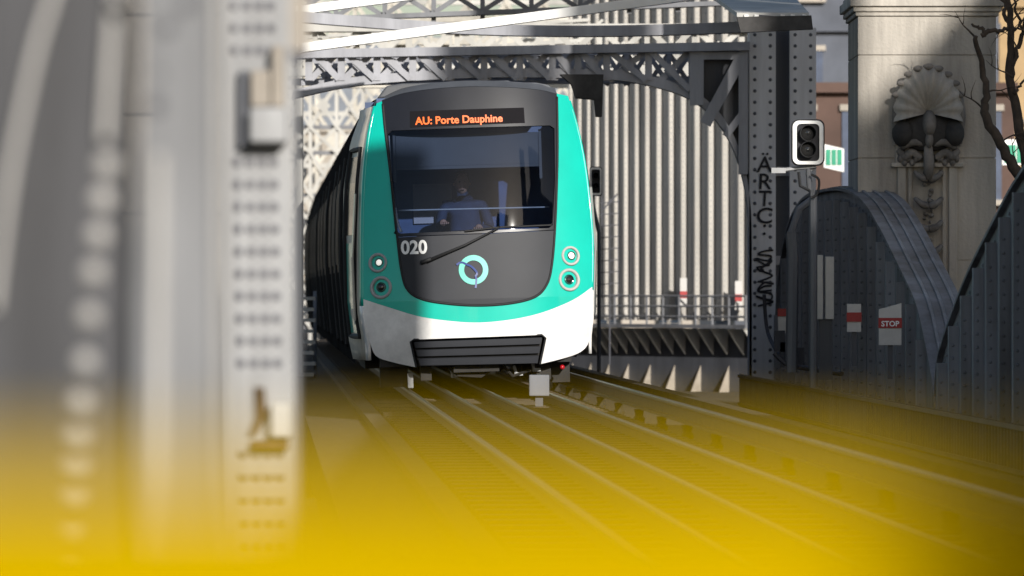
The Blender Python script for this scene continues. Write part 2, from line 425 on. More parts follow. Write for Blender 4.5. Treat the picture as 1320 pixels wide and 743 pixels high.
# ---- shell behind the front: loft from front outline to a straight car section
XO = -.04
HW = [(.30, 1.25), (.55, 1.30), (1.0, 1.34), (1.7, 1.34), (2.3, 1.31), (2.8, 1.22), (3.1, 1.10)]
def sect(y, nz=14, grow=0):
    pts = []
    for i in range(nz+1):
        z = .30+2.8*i/nz; pts.append(Vector((XO+interp(HW, z)+grow, y, z)))
    for i in range(1, 12):
        a = math.pi/2*i/12; pts.append(Vector((XO+(1.10+grow)*math.cos(a)**.9, y, 3.1+(.34+grow)*math.sin(a))))
    pts.append(Vector((XO, y, 3.44+grow)))
    return pts
def loft(mb, A, B_):
    va = [mb.bm.verts.new(p) for p in A]; vb = [mb.bm.verts.new(p) for p in B_]
    for k in range(len(A)-1): mb.bm.faces.new((va[k], va[k+1], vb[k+1], vb[k]))
def fullsec(y):
    r = sect(y); l = [Vector((2*XO-p.x, p.y, p.z)) for p in r[:-1]]
    return r+l[::-1]
for side, ol in ((-1, outL), (1, outR)):
    zs_ = [.36+.1*i for i in range(29)]
    edge = sorted([L(a, c) for a, c in ol]+([L(470, 410), L(477, 440)] if side < 0 else [L(766, 410), L(763, 436)]), key=lambda t: t[1])
    edge = [(z, x) for x, z in edge]
    def ex(z): return interp(edge, z)
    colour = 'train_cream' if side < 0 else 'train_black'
    B1 = [Vector((ex(z)*.8+.2*(XO+side*interp(HW, z)), fd(ex(z), z)+.14, z)) for z in zs_]
    zt_ = 1.0 if side < 0 else 1.12
    for nm, mm, sel in (('cab_corner', 'teal', [z for z in zs_ if z > zt_-.1]), ('bumper_corner', 'train_white', [z for z in zs_ if z <= zt_])):
        b = MB(); loft(b, [Vector((ex(z), fd(ex(z), z)+.004, z)) for z in sel], [Vector((ex(z)*.8+.2*(XO+side*interp(HW, z)), fd(ex(z), z)+.14, z)) for z in sel])
        o = b.build(nm, mm, root, True); s_ = o.modifiers.new('t', 'SOLIDIFY'); s_.thickness = .03; s_.offset = 0
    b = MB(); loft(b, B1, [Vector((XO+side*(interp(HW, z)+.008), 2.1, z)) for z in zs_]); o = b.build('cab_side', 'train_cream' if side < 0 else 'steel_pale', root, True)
    s_ = o.modifiers.new('t', 'SOLIDIFY'); s_.thickness = .02; s_.offset = 0
    # cab door: dark framed glass with teal lower panel
    b = MB()
    def sp(y, z, o=.02):
        e0 = ex(z)*.8+.2*(XO+side*interp(HW, z)); y0_ = fd(ex(z), z)+.14
        t = max(0, min(1, (y-y0_)/(2.1-y0_))); return Vector((e0+(XO+side*(interp(HW, z)+.008)-e0)*t+side*o, y, z))
    fr = [sp(.74, .62), sp(.74, 2.0), sp(.86, 2.7), sp(1.75, 2.7), sp(1.75, .62), sp(.74, .62)]
    fr = [f for a, c in zip(fr, fr[1:]) for f in [a.lerp(c, t/6) for t in range(6)]]
    fr = [sp(f.y, f.z, .022) for f in fr]
    b.tube(fr+[fr[0]], .028, 6); dr = b.build('cab_door_frame', 'rubber', root)
    b = MB()
    for za, zb, nm in ((1.75, 2.62, 'g'),):
        loft(b, [sp(.84+(.08 if z > 2 else 0), z, .016) for z in [za+(zb-za)*i/6 for i in range(7)]], [sp(1.68, z, .016) for z in [za+(zb-za)*i/6 for i in range(7)]])
    b.build('cab_door_window', 'window_glass', dr)
    b = MB(); loft(b, [sp(.80, z, .014) for z in [.66, 1.0, 1.35, 1.66]], [sp(1.70, z, .014) for z in [.66, 1.0, 1.35, 1.66]]); b.build('cab_door_panel', 'teal', dr)
    b = MB(); b.tube([sp(.70, .8, .05), sp(.70, 1.5, .06), sp(.70, 2.2, .05)], .016, 6); b.build('grab_rail', 'chrome', root)
# roof fairing over the windscreen
b = MB()
top_l = [L(a, c) for a, c in toparc]
A = [Vector((x, fd(x, z)+.0, z+.004)) for x, z in top_l]
Bv = [Vector((x*.97+.02, fd(x, z)+.16, z+.075)) for x, z in top_l]
Cv = [Vector((x*1.0, 2.1, max(z+.05, 3.2))) for x, z in top_l]
loft(b, A, Bv); loft(b, Bv, Cv); b.build('roof_brow', 'roof_grey', root, True)
b = MB(); cap = [L(488, 124), (L(500, 108)), L(520, 104.5), L(608, 103), L(695, 103), L(712, 106), L(726, 120)]
pts = [Vector((x, .75, z)) for x, z in cap]; b.prism(pts, (0, 3.2, 0)); b.build('roof_pod', 'roof_grey', root, bevel=.02)
# car bodies
def car(y0, y1, first):
    b = MB(); A = fullsec(y0); Bq = fullsec(y1); loft(b, A, Bq)
    va = [b.bm.verts.new(p) for p in A] if not first else None
    if va: b.bm.faces.new(va)
    b.bm.faces.new([b.bm.verts.new(p) for p in Bq])
    o = b.build('car_body', 'train_side_shade', root, True)
    n = 3; Lc = (y1-y0)
    for side in (-1, 1):
        for i in range(n):
            yc = y0+1.9+(Lc-1.9)*(i+.5)/n
            def sp(y, z, off): return Vector((XO+side*(interp(HW, z)+off), y, z))
            zz = [.45+2.2*i_/8 for i_ in range(9)]
            b = MB(); loft(b, [sp(yc-.8, z, .018) for z in zz], [sp(yc+.8, z, .018) for z in zz])
            d = b.build('passenger_door', 'train_side_shade', o)
            zz = [1.35+1.1*i_/5 for i_ in range(6)]
            b = MB(); loft(b, [sp(yc-.65, z, .026) for z in zz], [sp(yc-.08, z, .026) for z in zz]); loft(b, [sp(yc+.08, z, .026) for z in zz], [sp(yc+.65, z, .026) for z in zz])
            b.build('door_window', 'side_glass', d)
            b = MB(); zz = [1.45+1.0*i_/5 for i_ in range(6)]
            loft(b, [sp(yc+1.05, z, .012) for z in zz], [sp(yc+2.9, z, .012) for z in zz]); b.build('side_window', 'side_glass', o)
            b = MB(); b.tube([sp(yc-.83, .5, .01), sp(yc-.83, 1.3, .01), sp(yc-.83, 2.2, .01), sp(yc-.83, 2.7, .01)], .02, 5); b.build('door_seal', 'rubber', d)
    b = MB(); b.box((0, (y0+y1)/2, 3.47), (1.3, (y1-y0)*.7, .12)); b.build('roof_unit', 'roof_grey', o, bevel=.03)
    for side in (-1, 1):
        b = MB()
        for yy in (y0+2.0, y0+3.8, y1-4.0, y1-2.2): b.lathe([(.01, -.06), (.40, -.06), (.43, 0), (.40, .06), (.01, .06)], (side*.72, yy, .44), (1, 0, 0), 24)
        b.bm.verts.index_update(); build_split(b, 'wheel', 'under', o)
        b = MB(); b.box((side*1.0, y0+2.9, .42), (.14, 2.9, .24)); b.box((side*1.0, y1-3.1, .42), (.14, 2.9, .24)); b.box((side*.95, (y0+y1)/2, .38), (.3, 3.6, .42)); b.bm.verts.index_update(); build_split(b, 'bogie_frame', 'under', o)
car(2.1, 15.2, True)
for i in range(1, 4): car(15.2+.7+(i-1)*15.0, 15.2+(i)*15.0-.05, False)
b = MB()
for i in range(3): b.box((0, 15.5+i*15.0, 1.75), (2.0, .74, 2.5))
b.bm.verts.index_update(); build_split(b, 'gangway', 'rubber', root)
# underframe at the front
b = MB(); b.box((0, .62, .33), (2.1, .7, .10)); b.box((0, .45, .27), (.5, .5, .14)); b.box((-.55, .55, .22), (.12, .4, .2)); b.box((.75, .6, .2), (.16, .3, .22)); b.box((-.9, .8, .2), (.3, .25, .3)); b.box((.95, .8, .2), (.2, .25, .3))
b.tube([(-.3, .35, .26), (-.2, .3, .17), (.05, .3, .15), (.2, .35, .24)], .022, 6); b.tube([(.3, .35, .26), (.4, .32, .14), (.6, .4, .2)], .018, 6)
b.build('underframe', 'under', root)
b = MB()
for x in (-.72, .72): b.box((x, .55, .12), (.06, .12, .16)); 
for x, y_, z in ((-.6, .4, .24), (-.28, .42, .2), (.12, .4, .23), (.42, .38, .2), (.62, .42, .24)): b.tube([(x, y_, z+.05), (x+.03, y_-.02, z-.06)], .018, 6); b.box((x+.05, y_, z-.04), (.09, .05, .035))
b.bm.verts.index_update(); build_split(b, 'hose', 'steel_pale', root)
b = MB(); rx, rz = L(727, 474); b.lathe([(.026, 0), (.026, .04), (.015, .05), (.001, .052)], (rx, fd(rx, rz)+.1, rz), (0, -1, 0), 12); b.build('tail_lamp', 'red_lens', root, True)
# right-hand rear mirror / side lamp box
# cab interior
b = MB(); b.box((0, 2.05, 2.05), (2.2, .05, 2.4)); b.box((0, 1.2, .92), (2.2, 1.7, .05)); b.box((0, 1.35, 3.22), (2.0, 1.4, .05)); b.build('cab_wall', 'cab_blue', root)
b = MB(); b.box((0, .72, 1.42), (2.1, .55, .42)); b.box((0, .62, 1.66), (2.0, .35, .06)); b.box((.5, .75, 1.72), (.5, .25, .10)); b.build('control_desk', 'cab_blue', root)
bx0, bz0 = L(513, 214); bx1, bz1 = L(697, 168)
b = MB(); b.box(((bx0+bx1)/2, .62, (bz0+bz1)/2), (bx1-bx0, .01, bz1-bz0)); bl = b.build('sun_blind', 'cab_grey', root)
b = MB(); b.box(((bx0+bx1)/2, .62, bz0-.02), (bx1-bx0, .03, .035)); b.box((bx0-.02, .62, bz0+.1), (.03, .02, bz1-bz0+.2)); b.box((bx1+.02, .62, bz0+.1), (.03, .02, bz1-bz0+.2)); b.build('blind_rail', 'cab_grey', bl)
b = MB(); gx0, gz0 = L(540, 286); gx1, gz1 = L(590, 232); b.box(((gx0+gx1)/2, 2.0, (gz0+gz1)/2), (gx1-gx0, .03, gz1-gz0)); b.build('cab_door', 'cab_pale', root)
b = MB(); hx, hz = L(612, 268); b.tube([(L(500, 271)[0], .60, L(500, 271)[1]), (L(712, 266)[0], .60, L(712, 266)[1])], .009, 6); b.build('cab_handrail', 'steel_pale', root)

b = MB(); b.tube([fp(502.5, 174, -.05), fp(506, 235, -.05), fp(511, 272, -.05)], .012, 6); b.build('glass_reflection', 'steel_light', root)  # pale tube standing in for a vertical reflection on the windscreen
b = MB(); b.tube(smoothpts([fp(510, 268, -.03), fp(513, 286, -.03), fp(518, 299, -.03)], 4), .018, 6); b.build('glass_reflection_end', 'num_white', root)  # white tube drawing the brighter lower curve of that reflection

# ---- driver
def skin_body(name, pts, edges, m, subs=2):
    me = bpy.data.meshes.new(name); me.from_pydata([p[:3] for p in pts], edges, []); o = bpy.data.objects.new(name, me); C.objects.link(o)
    md = o.modifiers.new('skin', 'SKIN'); md.use_smooth_shade = True
    sv = me.skin_vertices[0].data
    for i, p in enumerate(pts): sv[i].radius = (p[3], p[4] if len(p) > 4 else p[3])
    sv[0].use_root = True
    s = o.modifiers.new('sub', 'SUBSURF'); s.levels = subs; s.render_levels = subs
    me.materials.append(MATS[m]); return o
# coordinates in train space, then placed with the train's matrix
TM = Matrix.Translation((TX, TY, 0)) @ Matrix.Rotation(math.atan(.0455), 4, 'Z') @ Matrix.Rotation(-TH, 4, 'Y')
hxl, hzl = L(601, 236)
px_, pz_ = hxl, hzl
seat_z = pz_-.70
pts = [(px_+.02, 1.42, seat_z, .17, .13), (px_+.02, 1.40, seat_z+.22, .16, .12), (px_+.02, 1.36, seat_z+.40, .19, .12), (px_+.01, 1.33, seat_z+.52, .10, .08), (px_, 1.30, pz_-.10, .058, .06),   # 0-4 pelvis..neck
       (px_, 1.28, pz_, .085, .10), (px_, 1.27, pz_+.09, .075, .09),                                                      # 5-6 head
       (px_-.21, 1.33, seat_z+.46, .075, .07), (px_-.27, 1.18, seat_z+.24, .055, .052), (L(575, 285)[0], .92, L(575, 287)[1]+.02, .038, .036),   # 7-9 left arm in picture
       (px_+.23, 1.33, seat_z+.46, .075, .07), (px_+.30, 1.20, seat_z+.22, .055, .052), (px_+.16, .95, L(600, 293)[1]+.0, .038, .036),        # 10-12
       (px_-.12, 1.0, seat_z+.02, .09, .085), (px_-.13, .95, seat_z-.42, .055, .055), (px_-.13, .84, seat_z-.50, .045, .035),
       (px_+.14, 1.0, seat_z+.02, .09, .085), (px_+.15, .95, seat_z-.42, .055, .055), (px_+.15, .84, seat_z-.50, .045, .035)]
edges = [(0, 1), (1, 2), (2, 3), (3, 4), (4, 5), (5, 6), (2, 7), (7, 8), (8, 9), (2, 10), (10, 11), (11, 12), (0, 13), (13, 14), (14, 15), (0, 16), (16, 17), (17, 18)]
base = Vector((px_, 1.42, seat_z-.5))
def loc(p): return (p[0]-base.x, p[1]-base.y, p[2]-base.z)+tuple(p[3:])
drv = skin_body('person', [loc(p) for p in pts], edges, 'jacket')
drv.location = TM @ base; drv.rotation_euler = (0, -TH, math.atan(.0455))
tag(drv, 'driver in a dark navy jacket seated behind the train windscreen, one hand on the desk', 'person')
ORG[drv.name] = Vector((0, 0, 0))
# head skin, hair, hands as children (clothing body is the continuous mesh)
def child_mesh(mb, name, m, sub=0):
    bmesh.ops.translate(mb.bm, verts=mb.bm.verts, vec=-base)
    o = mb.build(name, m, drv, True)
    if sub:
        s = o.modifiers.new('s', 'SUBSURF'); s.levels = sub; s.render_levels = sub
    return o
b = MB(); bmesh.ops.create_uvsphere(b.bm, u_segments=24, v_segments=18, radius=1)
for v in b.bm.verts:
    x, y, z = v.co; f = 1-.16*max(0, -z)**1.5
    v.co = Vector((px_+x*.082*f, 1.265+y*.102, pz_+.02+z*.125))
    if y < -.7 and abs(x) < .22 and -.4 < z < .12: v.co.y -= .022*(1-abs(x)/.22)
    if y < -.5 and .05 < z < .25 and .25 < abs(x) < .6: v.co.y += .012
for sx in (-1, 1):
    bmesh.ops.create_icosphere(b.bm, subdivisions=1, radius=.022, matrix=Matrix.Translation((px_+sx*.083, 1.28, pz_+.01)))
child_mesh(b, 'face', 'skin')
b = MB()
for sx in (-1, 1): bmesh.ops.create_icosphere(b.bm, subdivisions=1, radius=.011, matrix=Matrix.Translation((px_+sx*.03, 1.175, pz_+.035)))
b.box((px_, 1.168, pz_-.055), (.045, .006, .008)); child_mesh(b, 'eyes_and_mouth', 'hair')
b = MB(); bmesh.ops.create_uvsphere(b.bm, u_segments=20, v_segments=14, radius=1)
for v in b.bm.verts:
    x, y, z = v.co; zz = max(z, -.1+.55*max(0, -y)); v.co = Vector((px_+x*.09, 1.285+y*.105, pz_+.035+zz*.125))
child_mesh(b, 'hair', 'hair')
for hc, sx in ((Vector((L(575, 285)[0], .90, L(575, 287)[1]+.01)), 1), (Vector((px_+.16, .93, L(600, 293)[1])), -1)):
    b = MB(); b.tube([hc+Vector((0, .04, .005)), hc, hc+Vector((0, -.05, -.003))], [.026, .04, .036], 10)
    for i, ln in enumerate((.07, .08, .075, .06)):
        x = (i-1.5)*.019; b.tube([hc+Vector((x, -.045, 0)), hc+Vector((x*1.1, -.045-ln*.55, .004)), hc+Vector((x*1.1, -.045-ln*.9, -.02))], [.0095, .009, .007], 7)
    b.tube([hc+Vector((sx*.03, -.0, 0)), hc+Vector((sx*.055, -.035, -.005)), hc+Vector((sx*.05, -.065, -.012))], [.011, .010, .008], 7)
    child_mesh(b, 'hand', 'skin')
st = thing('driver_seat', TM @ Vector((px_, 1.5, .95)), 'dark high-backed seat behind the driver in the train cab', 'seat')
b = MB(); sc_ = TM @ Vector((px_, 1.45, seat_z-.16)); b.box(sc_, (.46, .42, .08)); b.build('cushion', 'cab_blue', st, bevel=.02)
b = MB(); b.box(TM @ Vector((px_, 1.68, seat_z+.2)), (.44, .07, .68)); b.build('backrest', 'cab_blue', st, bevel=.02)
b = MB(); b.box(TM @ Vector((px_, 1.5, (seat_z-.2+.945)/2)), (.12, .12, seat_z-.2-.945)); b.build('pedestal', 'steel_dark', st)

# ------------------------------------------------------------------ lattice portals of the bridge
def ln(mb, a, b_, Y, wpx, th, dy=0):
    """straight flat member between two photo-measured points standing at distance Y"""
    mb.bar(P(*a, Y)+Vector((0, dy, 0)), P(*b_, Y)+Vector((0, dy, 0)), wpx*K*Y, th, up=(0, 1, 0))
Y1 = 75.0
pt = thing('bridge_portal', P(1008, 500, Y1), 'dark riveted lattice portal with curved knee spanning the track behind the train', 'bridge portal')
f = K*Y1
# right double post
b = MB()
for x0_, x1_ in ((966, 1000), (1018, 1052)):
    b.prism([P(x0_, 520, Y1), P(x1_, 520, Y1), P(x1_, 36, Y1), P(x0_, 36, Y1)], (0, .12, 0))
b.prism([P(966, 520, Y1)+Vector((0, .121, 0)), P(978, 520, Y1)+Vector((0, .121, 0)), P(978, 36, Y1)+Vector((0, .121, 0)), P(966, 36, Y1)+Vector((0, .121, 0))], (0, .5, 0))
b.bm.verts.index_update(); build_split(b, 'post', 'portal_post_lifted', pt)
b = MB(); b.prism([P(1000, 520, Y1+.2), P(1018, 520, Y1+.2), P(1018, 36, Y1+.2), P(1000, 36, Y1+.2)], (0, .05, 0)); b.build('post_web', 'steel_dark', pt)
b = MB()
for x_ in (973, 993, 1025, 1045):
    for i in range(32): b.dome(P(x_, 45+i*14.5, Y1), .026, (0, -1, 0))
b.build('rivets', 'steel_dark', pt)['kind'] = 'stuff'
b = MB()
for y_ in (215, 330, 440): b.prism([P(1000, y_, Y1+.14), P(1018, y_, Y1+.14), P(1018, y_+12, Y1+.14), P(1000, y_+12, Y1+.14)], (0, .04, 0))
b.bm.verts.index_update(); build_split(b, 'batten_plate', 'portal_steel', pt)
# knee: gusset, arched rib, framing
arch = smoothpts([P(x, y, Y1) for x, y in ((375, 128), (450, 112), (540, 104), (640, 100), (740, 101), (790, 103), (840, 111), (885, 126), (918, 150), (942, 185), (957, 228), (965, 285), (966, 380), (966, 500))], 8)
b = MB(); b.strip(arch, .13, (.25, 0, .97), (0, .34, 0)); b.build('arch_rib', 'portal_steel', pt)
b = MB(); gus = [P(905, 66, Y1+.12), P(965, 66, Y1+.12), P(965, 280, Y1+.12), P(957, 228, Y1+.12), P(942, 185, Y1+.12), P(920, 152, Y1+.12), P(905, 139, Y1+.12)]
b.prism(gus, (0, .03, 0)); b.build('gusset_plate', 'steel_dark', pt)
b = MB()
ln(b, (898, 62), (898, 136), Y1, 18, .10); ln(b, (958, 62), (958, 225), Y1, 12, .10); ln(b, (909, 168-8), (957, 72), Y1, 15, .09, -.01); ln(b, (935, 176), (962, 140), Y1, 9, .09, -.012); ln(b, (905, 72), (960, 72), Y1, 10, .10, .012)
b.build('knee_framing', 'portal_steel', pt)
b = MB(); ln(b, (340, 71), (966, 60), Y1, 11, .30); b.build('top_chord', 'portal_steel', pt)
b = MB()
xs_ = [398, 440, 486, 532, 578, 624, 670, 712, 745, 782, 836, 892]
for x_ in xs_: ln(b, (x_, 62), (x_, 112 if x_ > 840 else 104), Y1, 9, .08, .02)
for xa, xb in zip(xs_, xs_[1:]):
    yb = 102 if xb < 830 else (104 if xb < 840 else 116)
    ln(b, (xa+3, 66), (xb-3, yb), Y1, 8, .03, -.03); ln(b, (xa+3, yb), (xb-3, 66), Y1, 8, .03, .05)
    b.box(P((xa+xb)/2, (66+yb)/2, Y1)+Vector((0, 0, 0)), (.13, .05, .13), Matrix.Rotation(R(45), 3, 'Y'))
b.build('lattice_bracing', 'portal_steel', pt)
b = MB()
for xa, xb in zip(xs_, xs_[1:]):
    m_ = (xa+xb)/2; yb = 102 if xb < 830 else 108
    ln(b, (m_, 64), (m_, yb), Y1, 6, .06, .62); ln(b, (xa, 66), (m_, yb), Y1, 6, .03, .60); ln(b, (m_, yb), (xb, 66), Y1, 6, .03, .60); ln(b, (xa, yb), (m_, 66), Y1, 6, .03, .66); ln(b, (m_, 66), (xb, yb), Y1, 6, .03, .66)
ln(b, (352, 104), (900, 101), Y1, 9, .08, .62); ln(b, (352, 70), (950, 62), Y1, 9, .08, .62)
b.build('rear_bracing', 'portal_steel', pt)['kind'] = 'stuff'
b = MB(); ln(b, (352, 500), (352, 60), Y1, 30, .5); b.build('far_post', 'portal_steel', pt)
# bracket over the right shoulder of the train
b = MB(); b.prism([P(722, 96, 70), P(778, 96, 70), P(776, 150, 70), P(768, 150, 70), P(766, 128, 70), P(742, 126, 70), P(736, 108, 70)], (0, .4, 0)); 
tag(b.build('gantry_bracket', 'soot', org=P(750, 96, 70)), 'dark stepped steel bracket hanging over the right shoulder of the train', 'bracket')

def lattice_portal(Y, xl, xr, yb0, yb1, npan, label, mname, legw, name='lattice_portal', below=480):
    """portal seen through: two lattice legs and a lattice beam; xl,xr,yb in metres of its own plane"""
    t = thing(name, (xl, Y, -.7), label, 'bridge portal', 'lattice portals of the bridge behind the train')
    for x0_ in (xl, xr):
        b = MB()
        for s in (0, legw): b.bar((x0_+s, Y, -.7), (x0_+s, Y, yb1), .09, .35)
        z = -.6; h = legw*1.05
        while z+h < yb1:
            b.bar((x0_, Y-.1, z), (x0_+legw, Y-.1, z+h), .06, .02); b.bar((x0_+legw, Y-.07, z), (x0_, Y-.07, z+h), .06, .02)
            b.bar((x0_, Y+.02, z), (x0_+legw, Y+.02, z), .05, .06); z += h
        b.build('leg', mname, t)
    b = MB(); b.bar((xl, Y, yb0), (xr+legw, Y, yb0), .12, .38); b.bar((xl, Y, yb1), (xr+legw, Y, yb1), .12, .38); b.build('chord', mname, t)
    b = MB(); wd = (xr+legw-xl)/npan
    for i in range(npan):
        a = xl+i*wd; b.bar((a, Y-.05, yb0), (a+wd, Y-.05, yb1), .085, .02); b.bar((a, Y-.02, yb1), (a+wd, Y-.02, yb0), .085, .02); b.bar((a, Y+.03, yb0), (a, Y+.03, yb1), .08, .06)
        b.box((a+wd/2, Y-.08, (yb0+yb1)/2), (.2, .02, .2), Matrix.Rotation(R(45), 3, 'Y'))
    b.build('beam_bracing', mname, t)
    return t
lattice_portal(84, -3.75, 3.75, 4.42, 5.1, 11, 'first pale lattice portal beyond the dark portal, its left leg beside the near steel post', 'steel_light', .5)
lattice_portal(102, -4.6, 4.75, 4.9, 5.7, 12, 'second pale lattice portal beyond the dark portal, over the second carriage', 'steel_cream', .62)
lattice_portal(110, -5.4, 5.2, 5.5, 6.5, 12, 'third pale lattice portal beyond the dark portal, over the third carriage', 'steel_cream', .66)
def screen(YS, xa, n, pit, zz, th, label, mA, mB):
    ls = thing('lattice_screen', (xa, YS, -.7), label, 'bridge truss', 'lattice screens behind the train')
    b = MB()
    for i in range(n+1): x_ = xa+i*pit; b.bar((x_, YS, -.7), (x_, YS, zz[-1]+.4), th*1.1, .3)
    b.build('verticals', mA, ls)['kind'] = 'stuff'
    b = MB()
    for z in zz: b.bar((xa-.2, YS+.05, z), (xa+n*pit+.2, YS+.05, z), th*1.2, .25)
    b.build('chords', mB, ls)
    b = MB()
    for i in range(n):
        for z0_, z1_ in zip(zz, zz[1:]):
            x_ = xa+i*pit
            b.bar((x_, YS-.17, z0_), (x_+pit, YS-.17, z1_), th, .02)
            b.bar((x_, YS-.20, z1_), (x_+pit, YS-.20, z0_), th, .02)
            if (i*7+int(z0_*3)) % 3: b.box((x_+pit/2, YS-.22, (z0_+z1_)/2), (pit*.4, .02, pit*.4), Matrix.Rotation(R(45), 3, 'Y'))
    b.build('lattice_bracing', mA, ls)['kind'] = 'stuff'
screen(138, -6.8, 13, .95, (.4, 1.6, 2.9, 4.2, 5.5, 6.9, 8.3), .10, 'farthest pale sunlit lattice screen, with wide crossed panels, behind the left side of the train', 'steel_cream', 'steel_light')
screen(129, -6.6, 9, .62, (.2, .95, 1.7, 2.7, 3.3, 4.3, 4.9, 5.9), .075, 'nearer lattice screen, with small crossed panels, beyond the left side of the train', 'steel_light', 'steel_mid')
ss = thing('service_steps', P(392, 500, 82), 'pale slatted service steps between the train and the blurred near post', 'steps')
b = MB()
for i in range(9): b.box(P(393-(i%2)*2, 385+i*14, 82+i*-.3), (.32, .25, .05))
b.build('treads', 'steel_light', ss)['kind'] = 'stuff'
b = MB()
for x_ in (378, 406): b.bar(P(x_, 378, 83), P(x_, 505, 79.5), .05, .06)
b.build('stringers', 'steel_mid', ss)

# overhead members in front of the portals
b = MB(); b.bar(P(330, 70, 70), P(920, -9, 70), .115, .22, up=(0, 1, 0)); bo = b.build('overhead_pipe', 'white_paint', org=P(330, 70, 70))
tag(bo, 'bright white sunlit beam slanting up to the right above the train roof', 'beam')
b = MB(); b.bar(P(330, 21, 72), P(560, -9, 72), .11, .22, up=(0, 1, 0)); tag(b.build('overhead_pipe', 'white_paint', org=P(330, 21, 72)), 'short bright white beam crossing the top left corner above the train', 'beam')
b = MB(); pts = smoothpts([P(330, 24, 71.5), P(480, 36, 71.5), P(600, 44, 71.5), P(750, 47, 71.5), P(900, 44, 71.5), P(1046, 37, 71.5)], 6)
b.strip(pts, .14, (0, 0, 1), (0, .3, 0)); tag(b.build('cross_beam', 'portal_steel', org=P(330, 24, 71.5)), 'long grey beam crossing over the track just below the slanting white beam', 'beam')
cb = thing('truss_beam', P(380, 22, 79), 'riveted upper lattice truss crossing the top of the view above the dark portal', 'bridge truss')
b = MB(); ln(b, (340, 28), (1000, 2), 79, 6, .3); ln(b, (340, -14), (1000, -40), 79, 8, .3); b.build('chord', 'steel_mid', cb)
b = MB()
for i in range(11):
    x_ = 370+i*63; yo = 27-i*2.45
    ln(b, (x_, yo+8), (x_, yo-42), 79, 6, .08, .02)
    ln(b, (x_+2, yo-4), (x_+61, yo-42), 79, 6, .03, -.03); ln(b, (x_+2, yo-42), (x_+61, yo-4), 79, 6, .03, .05)
b.build('lattice_bracing', 'steel_mid', cb)
cb = thing('truss_beam', P(380, 60, 88), 'slender longitudinal truss with hangers seen between the portals on the left', 'bridge truss')
b = MB(); ln(b, (340, 80), (760, 52), 90, 5, .2); ln(b, (340, 52), (760, 26), 90, 4, .2); b.build('chord', 'steel_light', cb)
b = MB()
for i in range(14):
    x_ = 385+i*28; yo = 77-i*1.87
    ln(b, (x_, yo), (x_, yo-26), 90, 4, .06, .02); ln(b, (x_, yo), (x_+28, yo-27), 90, 3.5, .03, -.03)
b.build('lattice_bracing', 'steel_light', cb)
# ribbed eave with dark fascia, top right
ev = thing('ribbed_canopy', P(945, 40, 63.5), 'sunlit ribbed steel canopy end with a dark edge above the portal post', 'canopy')
b = MB(); e0, e1, e2, e3 = P(950, 22, 63.5), P(1043, 22, 63.5), P(1012, -12, 74.6), P(903, -12, 74.6)
b.prism([e0, e1, e2, e3], (0, .02, .05)); b.build('sheet', 'steel_light', ev)
b = MB()
for t in (.13, .27, .63, .77, .93): b.bar(e0.lerp(e1, t)+Vector((0, -.03, .0)), e3.lerp(e2, t)+Vector((0, -.03, 0)), .05, .05)
b.build('ribs', 'white_paint', ev)
b = MB(); b.bar(e0.lerp(e1, .40)+Vector((0, -.045, 0)), e3.lerp(e2, .40)+Vector((0, -.045, 0)), .16, .03); b.build('gutter', 'bolt_dark', ev)
b = MB(); b.prism([P(950, 22, 63.35), P(1046, 20, 63.35), P(1048, 38, 63.35), P(955, 42, 63.35)], (0, .12, 0)); b.build('fascia', 'soot', ev)

# ------------------------------------------------------------------ finned side wall behind the portal
W0, W1 = Vector((4.36, 95, 0)), Vector((1.05, 99.5, 0))
WD = (W1-W0).normalized(); WN = Vector((-WD.y, WD.x, 0))
if WN.x > 0: WN = -WN
fw = thing('finned_screen_wall', (W0.x, W0.y, -.7), 'tall pale steel side wall of riveted vertical fins seen through the portal arch', 'screen wall')
b = MB(); b.prism([W0-WN*-.0, W1, W1-WN*.05, W0-WN*.05], (0, 0, 6.2)); 
for v in b.bm.verts: v.co.z += .55
b.build('web', 'steel_pale', fw)
pos = []; t = .06; sp_ = .44
while t < (W1-W0).length: pos.append(t); t += sp_; sp_ = max(.26, sp_*.962)*(1+.10*math.sin(len(pos)*2.3))
bf = MB(); br = MB()
for t in pos:
    c = W0+WD*t; d = .17-.085*t/(W1-W0).length
    bf.bar(c+WN*d/2+Vector((0, 0, .55)), c+WN*d/2+Vector((0, 0, 6.7)), d, .015, up=WD)
    bf.bar(c+WN*d+Vector((0, 0, .55)), c+WN*d+Vector((0, 0, 6.7)), .012, .04, up=WD)
    for i in range(60):
        z = .65+i*.1
        br.dome(c+WN*(d*.72)-WD*.008+Vector((0, 0, z)), .016, -WD, 5)
        br.dome(c-WD*.10+WN*.001+Vector((0, 0, z)), .018, WN, 5)
bf.build('fins', 'fin_cream', fw)['kind'] = 'stuff'
br.build('rivets', 'steel_pale', fw)['kind'] = 'stuff'
